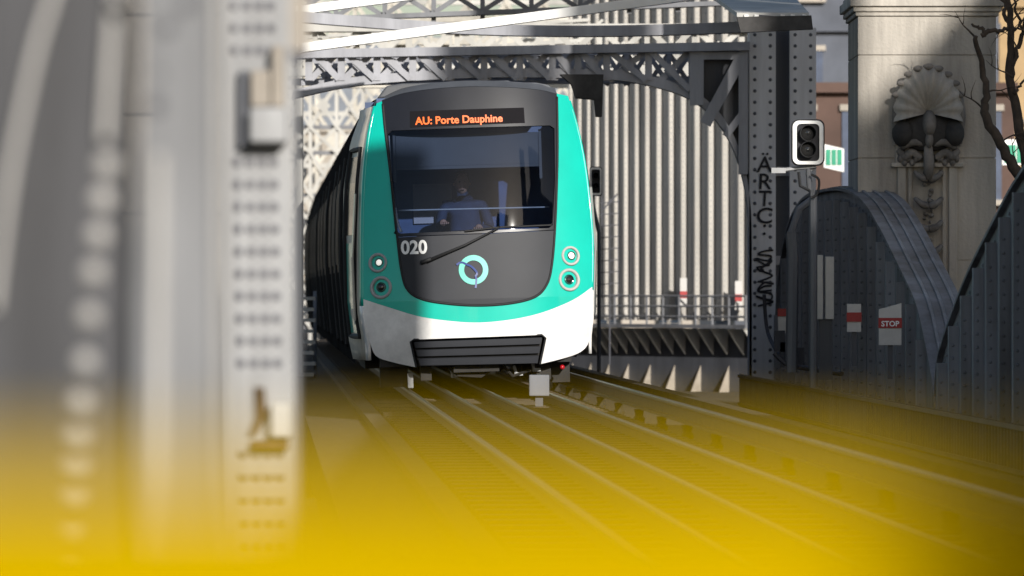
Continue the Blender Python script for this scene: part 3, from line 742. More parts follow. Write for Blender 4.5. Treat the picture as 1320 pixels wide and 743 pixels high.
# walkway with railing and triangular brackets along its foot
wk = thing('inspection_walkway', (W0.x, W0.y, -.7), 'narrow inspection walkway with pipe railing and triangular brackets at the foot of the finned wall', 'walkway')
b = MB(); q = [W0+WN*.02, W1+WN*.02, W1+WN*.42, W0+WN*.42]; b.prism([v+Vector((0, 0, .42)) for v in q], (0, 0, .06)); b.build('deck_plate', 'steel_mid', wk)
b = MB()
Lw = (W1-W0).length
for h in (.62, .80, .98): b.tube([W0+WN*.40+Vector((0, 0, h)), W1+WN*.40+Vector((0, 0, h))], .018, 6)
n = 12
for i in range(n+1): c = W0+WD*(Lw*i/n)+WN*.40; b.tube([c+Vector((0, 0, .45)), c+Vector((0, 0, 1.0))], .022, 6)
b.build('railing', 'steel_mid', wk)
b = MB()
for t in pos:
    c = W0+WD*t
    b.prism([c+WN*.02+Vector((0, 0, .41)), c+WN*.41+Vector((0, 0, .41)), c+WN*.04+Vector((0, 0, -.05))], WD*.03)
b.build('brackets', 'steel_light', wk)['kind'] = 'stuff'
b = MB(); b.prism([W0+WN*.0+Vector((0, 0, -.7)), W1+Vector((0, 0, -.7)), W1-WN*.1+Vector((0, 0, -.7)), W0-WN*.1+Vector((0, 0, -.7))], (0, 0, 1.1)); b.build('base_wall', 'steel_dark', wk)  # dark paint stands in for the shadow band under the walkway
b = MB()
for t in pos[::2]:
    c = W0+WD*t; b.prism([c+WN*.004+Vector((0, 0, -.24)), c+WN*.004+Vector((0, 0, -.70)), c+WN*.22+Vector((0, 0, -.70))], WD*.02)
b.build('lit_gussets', 'box_beige', wk)['kind'] = 'stuff'  # plates cut to the triangular sunlit patches below the walkway
for i in range(2):
    px = (881, 952)[i]; py = (377, 381)[i]; Y = (96.35, 95.15)[i]
    mk = thing('marker_plate', P(px, py, Y), ('small white marker plate with red band on the finned wall, farther of the two', 'small white marker plate with red band on the finned wall beside the portal post')[i], 'marker')
    b = MB(); b.box(P(px, py, Y), (.12, .03, .50)); b.build('plate', 'sign_white', mk)
    b = MB(); b.box(P(px, py+3, Y)+Vector((0, -.01, 0)), (.122, .03, .12)); b.build('band', 'red_paint', mk)
# mesh ladder-like grid behind train's right side
b = MB(); Y = 92
for x_ in (776, 786, 797): ln(b, (x_, 255), (x_, 385), Y, 1.3, .03)
for i in range(9): ln(b, (772, 262+i*15), (799, 260+i*15), Y, 1.3, .03, .01)
ln(b, (778, 270), (796, 250), Y, 2, .03, -.02); ln(b, (786, 385), (786, 470), Y, 2, .06)
tag(b.build('access_ladder', 'bolt_dark', org=P(786, 470, Y)), 'dark thin-barred ladder grid standing just right of the train', 'ladder')

# ------------------------------------------------------------------ bow-ended side girders
GO = 4.7
def gx(Y): return cx(Y)+GO
g1 = [(56.6, -.5), (57.2, .1), (57.8, .51), (58.7, .95), (60.4, 1.38), (62.1, 1.78), (63.9, 2.11), (66.2, 2.29), (69.5, 2.31), (71.5, 2.2), (73.0, 1.9), (74.2, 1.3), (74.7, .6), (74.8, -.6)]
g2 = [(57.2, -.5), (56.9, .25), (56.4, .55), (55.3, .95), (54.1, 1.32), (52.4, 1.75), (50.9, 2.1), (49.3, 2.33), (46, 2.45), (41.5, 2.45)]
def girder(prof, label, far):
    yb = [p[0] for p in prof]
    t = thing('bow_girder', (gx(prof[0][0]), prof[0][0], -.7), label, 'bridge girder', 'bow-ended side girders of the viaduct')
    cur = smoothpts([(gx(y), y, z) for y, z in prof], 6)
    low = [Vector((gx(prof[-1][0]), prof[-1][0], -.7)), Vector((gx(prof[0][0]), prof[0][0], -.7))]
    b = MB(); b.prism(cur+low, TN*.03); b.build('web', 'girder_steel', t)
    # wide flange bent over the bow
    b = MB(); b.strip([p-TN*.06 for p in cur], .52, TN, (0, 0, .0)) if False else None
    up = []
    for i, p in enumerate(cur):
        d = (cur[min(i+1, len(cur)-1)]-cur[max(i-1, 0)]).normalized(); n_ = d.cross(TN) if prof[1][0] > prof[0][0] else TN.cross(d)
        if n_.z < 0: n_ = -n_
        if far and p.y < prof[2][0] and n_.y > 0: n_ = -n_
        up.append(n_)
    rg = [[b.bm.verts.new(q) for q in (p-TN*.06, p+TN*.44, p+TN*.44+n_*.035, p-TN*.06+n_*.035)] for p, n_ in zip(cur, up)]
    for A, B_ in zip(rg, rg[1:]):
        for k in range(4): b.bm.faces.new((A[k], A[(k+1) % 4], B_[(k+1) % 4], B_[k]))
    b.build('flange', 'girder_steel', t, False)
    for s in (.06, .19, .33):
        b = MB(); rg = [[b.bm.verts.new(q) for q in (p+TN*s+n_*.036, p+TN*(s+.045)+n_*.036, p+TN*(s+.03)+n_*.058, p+TN*s+n_*.058)] for p, n_ in zip(cur, up)]
        for A, B_ in zip(rg, rg[1:]):
            for k in range(4): b.bm.faces.new((A[k], A[(k+1) % 4], B_[(k+1) % 4], B_[k]))
        b.build('flange_rib', 'girder_rib', t)
    b = MB(); rv = MB(); y0_, y1_ = min(yb), max(yb); y = y0_+.7
    pz = sorted(prof)
    while y < y1_-.3:
        zt = min(interp(pz, y-.12), interp(pz, y+.12))-.10
        if zt > .2:
            b.bar(Vector((gx(y), y, -.6))-TN*.05, Vector((gx(y), y, zt))-TN*.05, .10, .10, up=TD)
            for i in range(int((zt+.5)/.13)): rv.dome(Vector((gx(y+.11), y+.11, -.5+i*.13))-TN*.002, .02, -TN, 6); rv.dome(Vector((gx(y), y-.05, -.5+i*.13))-TN*.06, .018, -TD, 6)
        y += .95
    for p in cur[::1]: rv.dome(p-TN*.005-Vector((0, 0, .12)), .022, -TN, 6)
    b.build('stiffeners', 'girder_rib', t)['kind'] = 'stuff'
    rv.build('rivets', 'girder_steel', t)['kind'] = 'stuff'
    b = MB(); b.bar(Vector((gx(y0_), y0_, -.32))-TN*.09, Vector((gx(y1_), y1_, -.32))-TN*.09, .12, .20, up=(0, 0, 1)); b.build('bottom_flange', 'girder_steel', t)
    return t
girder(g1, 'grey bow-ended riveted girder curving down in front of the stone pier', True)
girder(g2, 'dark bow-ended girder rising out of the picture at the right edge', False)
# low picket railing along the deck edge
fe = thing('low_railing', (cx(72)+4.0, 72, -.7), 'low dark picket railing along the foot of the right girders', 'railing')
b = MB()
for h in (-.05, -.42): b.bar((cx(73)+4.0, 73, h), (cx(36)+4.0, 36, h), .035, .04, up=(0, 0, 1))
b.build('rails', 'steel_dark', fe)
b = MB(); y = 72.8
while y > 36: b.bar((cx(y)+4.0, y, -.695), (cx(y)+4.0, y, -.02), .022, .022, up=TD); y -= .20
b.build('pickets', 'steel_dark', fe)['kind'] = 'stuff'

# ------------------------------------------------------------------ stone piers
def pier(X0, X1, YF, label, top, ornate):
    t = thing('stone_pier', ((X0+X1)/2, YF, -7), label, 'bridge pier', 'stone piers carrying the viaduct')
    b = MB(); D = 1.9
    zj = [-7, -5.5, -4, -2.5, -1.2, .25, 1.45, 2.66, 3.88, 4.34]
    for a, c in zip(zj, zj[1:]): b.box(((X0+X1)/2, YF+D/2, (a+c)/2), (X1-X0, D, c-a-.012))
    b.box(((X0+X1)/2, YF+D/2+.006, -1.2), (X1-X0-.03, D-.03, 11.6))
    for s in (-.25,): b.box(((X0+X1)/2+s, YF-.001, 0), (.001, .001, .001))
    b.build('shaft', 'stone', t, bevel=.01)
    b = MB(); zc = 4.341
    for i, (e, h) in enumerate(((.03, .05), (.06, .06), (.10, .11), (.06, .06))):
        b.box(((X0+X1)/2, YF+D/2, zc+h/2), (X1-X0+2*e, D+2*e, h)); zc += h+.001
    b.build('cornice', 'stone', t, bevel=.012)
    b = MB(); b.box(((X0+X1)/2, YF+D/2+.1, (zc+top)/2), (X1-X0-.1, D-.1, top-zc)); b.box(((X0+X1)/2, YF+D/2+.1, top+.2), (X1-X0+.2, D+.2, .4)); b.build('upper_block', 'stone', t, bevel=.02)
    return t
YF = 65.0; f = K*YF
pr = pier(P(1106, 0, YF).x, P(1284, 0, YF).x, YF, 'carved stone pier with a scallop shell, sunlit on top, at the right', 10.5, True)
# carved shell
sc0 = P(1195, 150, YF)
def shell():
    b = MB(); nr = 44; nt_ = 12; grid_ = []
    for i in range(nr+1):
        a = math.pi*(1.06-1.12*i/nr)          # fan from left to right
        row = []
        for j in range(nt_+1):
            s = j/nt_
            fl = .5+.5*math.cos(i*2*math.pi/4)
            rad = s*(.405+.02*fl)
            bul = .10+.22*math.sin(math.pi*min(1, s*.62+.05))*1+.05*fl*s-.06*s**6*2
            row.append(b.bm.verts.new(sc0+Vector((rad*math.cos(a)*.98, -bul, rad*math.sin(a)*1.30+.03))))
        grid_.append(row)
    for i in range(nr):
        for j in range(nt_): b.bm.faces.new((grid_[i][j], grid_[i+1][j], grid_[i+1][j+1], grid_[i][j+1]))
    rim = [grid_[i][nt_] for i in range(nr+1)]; back = [b.bm.verts.new(Vector((v.co.x, YF+.05, v.co.z))) for v in rim]
    for i in range(nr): b.bm.faces.new((rim[i], rim[i+1], back[i+1], back[i]))
    return b
shell().build('scallop_shell', 'stone', pr, True)
b = MB()
for i in range(9):
    a = math.pi*(.12+.76*i/8); c = sc0+Vector((.40*math.cos(a), -.20, .53*math.sin(a)+.05)); bmesh.ops.create_icosphere(b.bm, subdivisions=2, radius=.055, matrix=Matrix.Translation(c) @ Matrix.Diagonal((1.2, .8, .7, 1)))
b.build('shell_rim', 'stone_dirty', pr, True)
def blob(mb, px, py, rx, ry, rz, out=.1, sub=2): bmesh.ops.create_icosphere(mb.bm, subdivisions=sub, radius=1, matrix=Matrix.Translation(P(px, py, YF)+Vector((0, -out, 0))) @ Matrix.Diagonal((rx, ry, rz, 1)))
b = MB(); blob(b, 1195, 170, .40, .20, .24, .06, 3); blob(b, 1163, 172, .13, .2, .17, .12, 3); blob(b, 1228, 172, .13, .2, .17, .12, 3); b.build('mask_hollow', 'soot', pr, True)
b = MB(); blob(b, 1196, 160, .085, .16, .16, .22, 3); blob(b, 1196, 181, .05, .1, .10, .22, 3)
b.tube([P(1195, 186, YF)+Vector((0, -.16, 0)), P(1196, 210, YF)+Vector((0, -.18, 0)), P(1196, 232, YF)+Vector((0, -.14, 0))], [.05, .065, .05], 10)
for s in (-1, 1):
    b.tube(smoothpts([P(1196+s*10, 205, YF)+Vector((0, -.1, 0)), P(1196+s*22, 197, YF)+Vector((0, -.13, 0)), P(1196+s*30, 203, YF)+Vector((0, -.12, 0)), P(1196+s*37, 194, YF)+Vector((0, -.06, 0))], 5), .05, 8)
    for q in range(5): blob(b, 1196+s*(16+q*5), 205+(q%2)*5, .04, .07, .05, .08)
    b.tube(smoothpts([P(1196+s*6, 186, YF)+Vector((0, -.15, 0)), P(1196+s*20, 184, YF)+Vector((0, -.2, 0)), P(1196+s*34, 190, YF)+Vector((0, -.12, 0))], 5), .045, 8)
    b.tube(smoothpts([P(1196+s*38, 120, YF)+Vector((0, -.1, 0)), P(1196+s*42, 150, YF)+Vector((0, -.16, 0)), P(1196+s*38, 185, YF)+Vector((0, -.1, 0))], 5), .05, 8)
b.build('carved_scrolls', 'stone_dirty', pr, True)
b = MB(); b.box(P(1195, 213, YF)+Vector((0, -.03, 0)), (.86, .14, .05)); b.box(P(1195, 186, YF)+Vector((0, -.02, 0)), (.80, .10, .04))
for s in (-1, 1):
    b.box(P(1195+s*30, 200, YF)+Vector((0, -.03, 0)), (.20, .08, .22)); b.box(P(1195+s*33, 300, YF)+Vector((0, -.02, 0)), (.10, .08, 1.6)); b.box(P(1195+s*22, 300, YF)+Vector((0, -.01, 0)), (.05, .05, 1.6))
b.build('pilaster', 'stone', pr, bevel=.01)
b = MB()
rg = random.Random(3)
for i in range(30):
    py = 222+i*4.4; wd = 13*(1-.006*i)*(.55+.45*math.sin(i*.55)**2)
    blob(b, 1196+rg.uniform(-wd, wd), py+rg.uniform(-2, 2), rg.uniform(.015, .035), rg.uniform(.03, .06), rg.uniform(.015, .035), rg.uniform(.02, .06))
for i, py in enumerate((228, 262, 292, 323)):
    for s in (-1, 1): b.tube(smoothpts([P(1196+s*2, py+4, YF)+Vector((0, -.12, 0)), P(1196+s*10, py+1, YF)+Vector((0, -.15, 0)), P(1196+s*17, py-6, YF)+Vector((0, -.08, 0))], 3), [.045, .045, .045, .04, .035, .03, .025], 7)
b.build('garland', 'stone_dirty', pr, True)
pier(4.05, 5.88, 38.4, 'unseen matching stone pier added beyond the right edge to shade the left of the train', 10.0, False)  # out-of-view pier added to cast shade on the left of the train

# ------------------------------------------------------------------ signals, signs, boxes beside the right girder
def rrect(cx_, cy_, hw, hh, r, n=5):
    out = []
    for sx, sy, a0 in ((1, 1, 0), (-1, 1, 90), (-1, -1, 180), (1, -1, 270)):
        for i in range(n+1):
            a = R(a0+90*i/n); out.append((cx_+sx*(hw-r)+r*math.cos(a), cy_+sy*(hh-r)+r*math.sin(a)))
    return out
def signal(px, py, Y, wpx, hpx, label, arm, post):
    s = K*Y; t = thing('railway_signal', P(px, py, Y) if not post else P(px+10, 470, Y), label, 'signal', 'white-bordered track signals')
    c = P(px, py, Y); hw, hh = wpx*s/2, hpx*s/2
    b = MB(); b.prism([Vector((x, Y, z)) for x, z in rrect(c.x, c.z, hw, hh, hw*.42)], (0, .05, 0)); b.build('backboard', 'graffiti', t)
    b = MB(); o_ = rrect(c.x, c.z, hw*.92, hh*.94, hw*.38); i_ = rrect(c.x, c.z, hw*.68, hh*.80, hw*.25); n = len(o_)
    R0 = [[b.bm.verts.new(Vector((x, yy, z))) for (x, z), yy in ((o_[k], Y-.004), (o_[k], Y-.03), (i_[k], Y-.03), (i_[k], Y-.004))] for k in range(n)]
    for k in range(n):
        A, B_ = R0[k], R0[(k+1) % n]
        for q in range(4): b.bm.faces.new((A[q], A[(q+1) % 4], B_[(q+1) % 4], B_[q]))
    b.build('white_border', 'white_paint', t)
    for dz in (.40, -.30):
        b = MB(); q = Vector((c.x, Y-.005, c.z+dz*hh)); rr = hw*.48
        b.lathe([(rr*1.05, 0), (rr*1.05, .10), (rr*.95, .10), (rr*.9, .01)], q, (0, -1, 0), 18); l = b.build('hood', 'rubber', t, True)
        b = MB(); b.lathe([(rr*.9, .005), (rr*.5, .03), (.001, .04)], q, (0, -1, 0), 18); b.build('lens', 'lens_dark', l, True)
    if arm:
        b = MB(); b.tube([P(px-42, py+37, Y+.1), P(px-15, py+33, Y+.1), P(px+10, py+31, Y+.05)], .022, 6); b.tube([P(px+10, py+31, Y+.1), P(px-2, py+40, Y+.1), P(px+2, py+52, Y+.1)], .018, 6); b.box(P(px-38, py+36, Y+.05), (.16, .06, .06)); b.build('arm', 'steel_pale', t)
    if post:
        b = MB(); b.tube([P(px+7, 245, Y+.1), P(px+7, 500, Y+.1)], .045, 8); b.tube([P(px+2, 245, Y+.1), P(px, py+28, Y+.08)], .03, 8); b.build('post', 'steel_mid', t)
        b = MB(); b.tube([P(px-12, 222, Y), P(px-10, 240, Y), P(px+2, 246, Y)], .02, 6); b.tube(smoothpts([P(px+4, 225, Y), P(px+14, 232, Y), P(px+12, 250, Y), P(px+4, 255, Y)], 4), .014, 6); b.build('cable', 'rubber', t)
signal(1041.5, 184, 62, 43, 60, 'track signal with rounded white border on an arm in front of the portal post', True, True)
signal(768, 234, 74, 16, 38, 'small white-bordered signal half hidden by the right side of the train', False, False)
b = MB(); b.tube([P(764, 234, 74.3), P(764, 262, 74.3), P(772, 300, 74.3), P(772, 480, 74.3)], .03, 6)
tag(b.build('signal_post', 'steel_dark', org=P(772, 480, 74.3)), 'thin dark post carrying the small signal beside the train', 'post')
def sign(px0, py0, px1, py1, Y, label, band, txt=None, slope=0, grp='red-banded warning signs'):
    t = thing('warning_sign', P((px0+px1)/2, py1+20, Y), label, 'sign', grp)
    b = MB(); b.prism([P(px0, py0+slope, Y), P(px1, py0, Y), P(px1, py1, Y), P(px0, py1, Y)], (0, .04, 0)); b.build('plate', 'sign_white', t)
    b = MB(); b.prism([P(px0-.6, band[0], Y-.012), P(px1+.6, band[0], Y-.012), P(px1+.6, band[1], Y-.012), P(px0-.6, band[1], Y-.012)], (0, .012, 0)); bd = b.build('band', 'red_paint', t)
    if txt:
        s = K*Y; o_ = P((px0+px1)/2, band[1]-2.2, Y-.016)
        text_mb(txt, 8*s*1.2, lambda u, v, w_: o_+Vector((u, -w_, v)), .002, .002, 1, 'CENTER').build('lettering', 'num_white', bd)
    b = MB(); b.box(P((px0+px1)/2, py1+14, Y+.06), (.05, .04, 60*K*Y)); b.build('stake', 'steel_dark', t)
sign(1092, 392, 1110, 428, 60.2, 'smaller white sign with red band, between the cabinet and the lettered sign', (403, 415))
sign(1133, 391, 1162, 445, 58.5, 'larger white sign with a slanted top and lettered red band, under the girder bow', (410, 423), 'STOP', 8)
sign(1003, 400, 1014, 430, 66, 'narrow white sign with red patch at the foot of the portal post', (398, 408))
cbn = thing('cabinet', P(1064, 470, 62.5), 'tall narrow pale electrical cabinet in front of the girder web beside the signal post', 'cabinet')
b = MB(); b.prism([P(1053, 329, 62.5), P(1061, 329, 62.5), P(1061, 412, 62.5), P(1053, 412, 62.5)], (0, .2, 0)); b.prism([P(1064, 331, 62.5), P(1075, 331, 62.5), P(1075, 412, 62.5), P(1064, 412, 62.5)], (0, .2, 0)); b.bm.verts.index_update(); build_split(b, 'door', 'sign_white', cbn, bevel=.008)
b = MB(); b.prism([P(1056, 412, 62.55), P(1073, 412, 62.55), P(1073, 490, 62.55), P(1056, 490, 62.55)], (0, .1, 0)); b.build('plinth', 'steel_dark', cbn)
ps = MB(); ps.tube([P(1020, 300, 64), P(1022, 330, 64), P(1020, 480, 64)], .07, 8); ps.tube([P(1020, 300, 64), P(1030, 270, 64), P(1046, 258, 64)], .045, 8)
tag(ps.build('cable_riser', 'steel_mid', org=P(1020, 480, 64)), 'grey cable riser pipe bending over between portal post and girder', 'pipe')
# painted graffiti on the portal post, lettered downwards
gr = thing('graffiti', P(985, 300, Y1-.002), 'black hand-painted vertical graffiti letters down the portal post', 'graffiti')
for ch, y_, sx in (('Ä', 222, 1), ('R', 244, 1), ('T', 266, .9), ('C', 288, 1.1), (':', 303, 1)):
    o_ = P(985, y_, Y1-.012)
    text_mb(ch, 27*K*Y1*1.08, lambda u, v, w_: o_+Vector((u*sx+v*.06, -w_, v)), .003, .002, 1.0, 'CENTER').build('letter', 'graffiti', gr)
rs_ = random.Random(11)
b = MB()
for (xa, ya), (xb, yb) in (((975, 322), (997, 330)), ((974, 348), (998, 352)), ((976, 372), (996, 384))):
    zz = [P(xa+(xb-xa)*(.5+.5*math.sin(i*1.9+ya))+rs_.uniform(-2, 2), ya+(i/9)*24+rs_.uniform(-6, 6), Y1-.012) for i in range(10)]
    b.tube(smoothpts(zz, 4), .014, 5)
b.build('scribble', 'graffiti', gr)
# wall clutter: equipment on the girder foot
b = MB(); 
for x_, y_ in ((1005, 440), (1012, 455), (1030, 462)): b.box(P(x_, y_, 64.5), (.12, .15, .25))
b.tube(smoothpts([P(998, 455, 64), P(1015, 470, 64), P(1040, 475, 64), P(1085, 482, 63)], 5), .03, 6); b.tube(smoothpts([P(985, 380, 66), P(990, 430, 66), P(1010, 466, 65)], 5), .025, 6)
tag(b.build('cable_run', 'bolt_dark', org=P(1012, 475, 64.5)), 'tangle of dark cables and small boxes at the foot of the portal post', 'cables')

# ------------------------------------------------------------------ near left steelwork (out of focus)
YN = 10.0
def N(px, py, dy=0): return P(px, py, YN)+Vector((0, dy, 0))
ng = thing('near_girder', N(150, 1600), 'large blurred grey riveted girder leg filling the left edge close to the viewer', 'bridge girder')
b = MB(); b.prism([N(-140, -900, .10), N(176, -900, .10), N(168, 300, .10), N(160, 1500, .10), N(-140, 1500, .10)], (0, .05, 0)); b.build('web_plate', 'near_web_shade', ng)
edge = smoothpts([N(196, -900), N(190, 150), N(178, 400), N(172, 1500)], 4)
b = MB(); b.prism([N(186, -900, .02), N(290, -900, .02), N(293, 400, .02), N(296, 1500, .02), N(168, 1500, .02), N(172, 400, .02), N(180, 150, .02)], (0, .06, 0)); b.build('flange_plate', 'near_flange', ng)
b = MB(); b.prism([N(200, 200, .0), N(212, 200, .0), N(206, 1500, .0), N(184, 1500, .0)], (0, .018, 0)); b.prism([N(276, -900, .0), N(284, -900, .0), N(290, 1500, .0), N(281, 1500, .0)], (0, .018, 0)); b.bm.verts.index_update(); build_split(b, 'flange_rib', 'near_bright', ng)  # pale bars set along the soft vertical highlights of the flange
b = MB(); b.strip(smoothpts([N(141, -900, .07), N(140, -60, .07), N(138, 0, .07), N(134, 60, .07), N(126, 180, .07)], 5), 12*K*YN, (1, 0, 0), (0, .03, 0)); b.strip(smoothpts([N(150, -420, .07), N(70, -60, .07), N(56, 0, .07), N(38, 60, .07), N(14, 170, .07), N(2, 240, .07), N(-10, 330, .07), N(-18, 400, .07)], 5), 10*K*YN, (1, 0, 0), (0, .03, 0)); b.bm.verts.index_update(); build_split(b, 'cover_strip', 'near_bright', ng)
b = MB(); rows = [(132, 212), (126, 256), (121, 303), (115, 352), (109, 408), (104, 468), (98, 520), (94, 562), (92, 598), (90, 634), (87, 675), (85, 715), (83, 760)]
for x_, y_ in rows: b.dome(N(x_, y_, .10), .022, (0, -1, 0), 12, .8)
b.build('rivets', 'near_bright', ng, True)['kind'] = 'stuff'
b = MB()
for x_, y_, r in ((215, 35, .013), (200, 136, .014), (238, 6, .014), (205, 95, .006)): b.dome(N(x_, y_, .02), r, (0, -1, 0), 10)
b.bm.verts.index_update(); build_split(b, 'bolt', 'bolt_dark', ng)
YP = 21.0
def Q(px, py, dy=0): return P(px, py, YP)+Vector((0, dy, 0))
npost = thing('near_post', Q(335, 900), 'blurred pale steel post with rows of dark bolts between the near girder and the train', 'steel post')
b = MB(); b.prism([Q(284, -600), Q(371, -600), Q(378, 372), Q(384, 900), Q(296, 900), Q(290, 372)], (0, .05, 0)); b.build('face_plate', 'near_post', npost)
b = MB(); b.prism([Q(373, -600, .01), Q(378, -600, .01), Q(385, 372, .01), Q(390, 900, .01), Q(386, 900, .01), Q(380, 372, .01)], (0, .3, 0)); b.build('side_plate', 'steel_mid', npost)
b = MB()
for i in range(28):
    y_ = 8+i*28.8; s = (y_-100)*.02
    if 85 < y_ < 190 or 495 < y_ < 572: continue
    for x_ in (303, 319, 335, 350): b.dome(Q(x_+s, y_), .018, (0, -1, 0), 8, .5)
b.build('bolts', 'bolt_grey', npost)['kind'] = 'stuff'
jb = thing('junction_box', Q(345, 190), 'cream junction box fixed to the blurred near post', 'junction box')
b = MB(); b.prism([Q(324, 140, -.14), Q(371, 140, -.14), Q(372, 185, -.14), Q(324, 185, -.14)], (0, .138, 0)); b.build('housing', 'near_post', jb, bevel=.01)
b = MB(); b.prism([Q(325, 92, -.11), Q(350, 92, -.11), Q(350, 139, -.11), Q(325, 139, -.11)], (0, .108, 0)); b.prism([Q(352, 60, -.09), Q(366, 60, -.09), Q(368, 139, -.09), Q(352, 139, -.09)], (0, .085, 0)); b.bm.verts.index_update(); build_split(b, 'conduit_box', 'box_beige', jb, bevel=.008)
b = MB(); b.prism([Q(310, 92, -.05), Q(323, 92, -.05), Q(323, 190, -.05), Q(309, 190, -.05)], (0, .045, 0)); b.build('bracket', 'steel_dark', jb)  # dark plate standing in for the cast shadow of the box
cl = thing('pipe_clamp', Q(345, 575), 'rusty pipe clamp with a pale cover low on the blurred near post', 'clamp')
b = MB(); b.prism([Q(330, 498, -.03), Q(341, 500, -.03), Q(344, 535, -.03), Q(337, 548, -.03), Q(328, 560, -.03), Q(322, 558, -.03), Q(331, 535, -.03)], (0, .028, 0)); b.prism([Q(325, 566, -.05), Q(372, 566, -.05), Q(372, 576, -.05), Q(325, 576, -.05)], (0, .045, 0)); b.build('clamp', 'rust', cl)
b = MB(); b.prism([Q(350, 518, -.08), Q(376, 518, -.08), Q(377, 562, -.08), Q(350, 562, -.08)], (0, .075, 0)); b.build('cover', 'steel_light', cl, bevel=.01)
hp = thing('hanging_plate', P(385, 72, 15), 'blurred beige plate hanging at the top beside the near post', 'plate')
b = MB(); b.prism([P(374, -60, 15), P(399, -60, 15), P(397, 66, 15), P(374, 66, 15)], (0, .06, 0)); b.build('plate', 'box_beige', hp)
b = MB(); b.prism([P(372, 66, 14.98), P(398, 66, 14.98), P(396, 76, 14.98), P(374, 76, 14.98)], (0, .08, 0)); b.build('edge', 'bolt_dark', hp)

# ------------------------------------------------------------------ yellow barrier right in front of the viewer
ba = thing('safety_barrier', (0, 1.77, -.02), 'out-of-focus bright yellow safety barrier across the bottom of the view', 'barrier')
ZT = 1.0512
b = MB(); b.box((0.05, 1.77, ZT-.26), (1.9, .03, .52)); b.tube([(-.9, 1.77, ZT-.012), (1.0, 1.77, ZT-.012)], .024, 12); b.build('panel', 'yellow', ba, bevel=.006)
b = MB()
for x_ in (-.93, 1.03): b.tube([(x_, 1.77, -.02), (x_, 1.77, ZT)], .03, 12); b.box((x_, 1.77, .0), (.14, .4, .03))
b.build('post', 'yellow', ba)
ac = thing('shade_column', (2.0, -3.0, -.7), 'unseen steel column added behind the viewer to shade the barrier', 'column')  # column placed out of view to darken the right of the barrier
b = MB(); b.box((2.062, -3.0, 2.4), (.5, .3, 6.2)); b.build('shaft', 'steel_mid', ac)
b = MB(); b.box((2.062, -3.0, -.6), (.7, .5, .2)); b.build('base', 'steel_mid', ac)

# unseen wall added on the right, beyond the edge of the view, to shade the track
sw = thing('shade_wall', (4.7, 8, -.7), 'unseen wall added outside the right edge of the view to shade the track', 'wall')
b = MB(); b.prism([Vector((4.9, -4, -.7)), Vector((4.75, 40.0, -.7)), Vector((4.95, 40.0, -.7)), Vector((5.1, -4, -.7))], (0, 0, 7.0)); b.build('wall_panel', 'concrete', sw)
b = MB(); b.prism([Vector((4.8, -4, 6.3)), Vector((4.65, 40.05, 6.3)), Vector((5.05, 40.05, 6.3)), Vector((5.2, -4, 6.3))], (0, 0, .2)); b.build('coping', 'steel_mid', sw)

# ------------------------------------------------------------------ bare tree, shop signs, buildings
tb = thing('bare_tree', P(1330, 500, 63.5)+Vector((0.5, 0, 0)), 'bare dark tree limbs in front of the stone pier at the right edge', 'tree')
b = MB(); rt = P(1330, 500, 63.5)+Vector((.5, 0, 0))
b.tube(smoothpts([Vector((rt.x, 63.5, -7)), Vector((rt.x-.1, 63.5, -2)), P(1352, 330, 63.5), P(1335, 255, 63.5)], 6), [.24]*7+[.2]*6+[.14]*6, 10); b.build('trunk', 'bark', tb, True)
def limb(pts, r0, r1):
    q = smoothpts([P(x, y, 63.5)+Vector((0, dy, 0)) for x, y, dy in pts], 5); n = len(q)
    for i in range(1, n-1): q[i] += Vector((random.uniform(-.02, .02), 0, random.uniform(-.02, .02)))
    b = MB(); b.tube(q, [r0+(r1-r0)*i/(n-1) for i in range(n)], 8); b.build('limb', 'bark', tb, True)
limb([(1335, 255, 0), (1312, 220, 0), (1290, 187, 0), (1270, 145, 0), (1272, 120, 0), (1265, 85, 0), (1257, 47, -.1)], .075, .026)
limb([(1264, 47, -.1), (1272, 42, -.1), (1288, 41, -.1), (1300, 36, 0)], .03, .02)
limb([(1272, 44, -.1), (1262, 37, -.1), (1252, 31, -.1)], .028, .012)
limb([(1335, 255, 0), (1318, 180, .2), (1306, 100, .3), (1308, 40, .3), (1300, -20, .3)], .07, .03)
limb([(1306, 100, .3), (1312, 70, .3), (1322, 40, .3), (1330, 10, .2)], .035, .02)
limb([(1308, 40, .3), (1300, 20, .3), (1296, 0, .3), (1285, -20, .3)], .03, .015)
limb([(1322, 40, .3), (1312, 15, .2), (1308, -10, .2)], .02, .012)
limb([(1310, 120, .2), (1318, 108, .2), (1328, 92, .2)], .02, .01)
limb([(1340, 255, 0), (1350, 200, .2), (1360, 100, .2), (1350, -50, .2), (1330, -200, .3)], .11, .05)
rt_ = random.Random(5)
def twig(x, y, a, ln_, r, d):
    p = P(x, y, 63.6); q = [p]; 
    for k in range(4):
        a += rt_.uniform(-.35, .35); p = p+Vector((math.cos(a)*ln_/4, rt_.uniform(-.05, .05), math.sin(a)*ln_/4)); q.append(p)
    b = MB(); b.tube(smoothpts(q, 3), [r*(1-.07*i) for i in range(13)], 6); b.build('twig', 'bark', tb, True)
    if d:
        for k in (2, 3): twig(660+q[k].x/(K*63.6), 371.5-(q[k].z-ZC)/(K*63.6), a+rt_.choice((-.8, .8)), ln_*.6, r*.55, d-1)
for x, y, a in ((1268, 142, 2.2), (1270, 120, .6), (1288, 185, .9), (1310, 218, 1.9), (1306, 100, 2.3), (1308, 40, .9), (1318, 180, .5), (1312, 70, 2.0), (1300, 36, 1.2), (1256, 47, 2.4), (1302, 10, .7), (1322, 40, 2.5)):
    twig(x, y, a, .38, .013, 1)
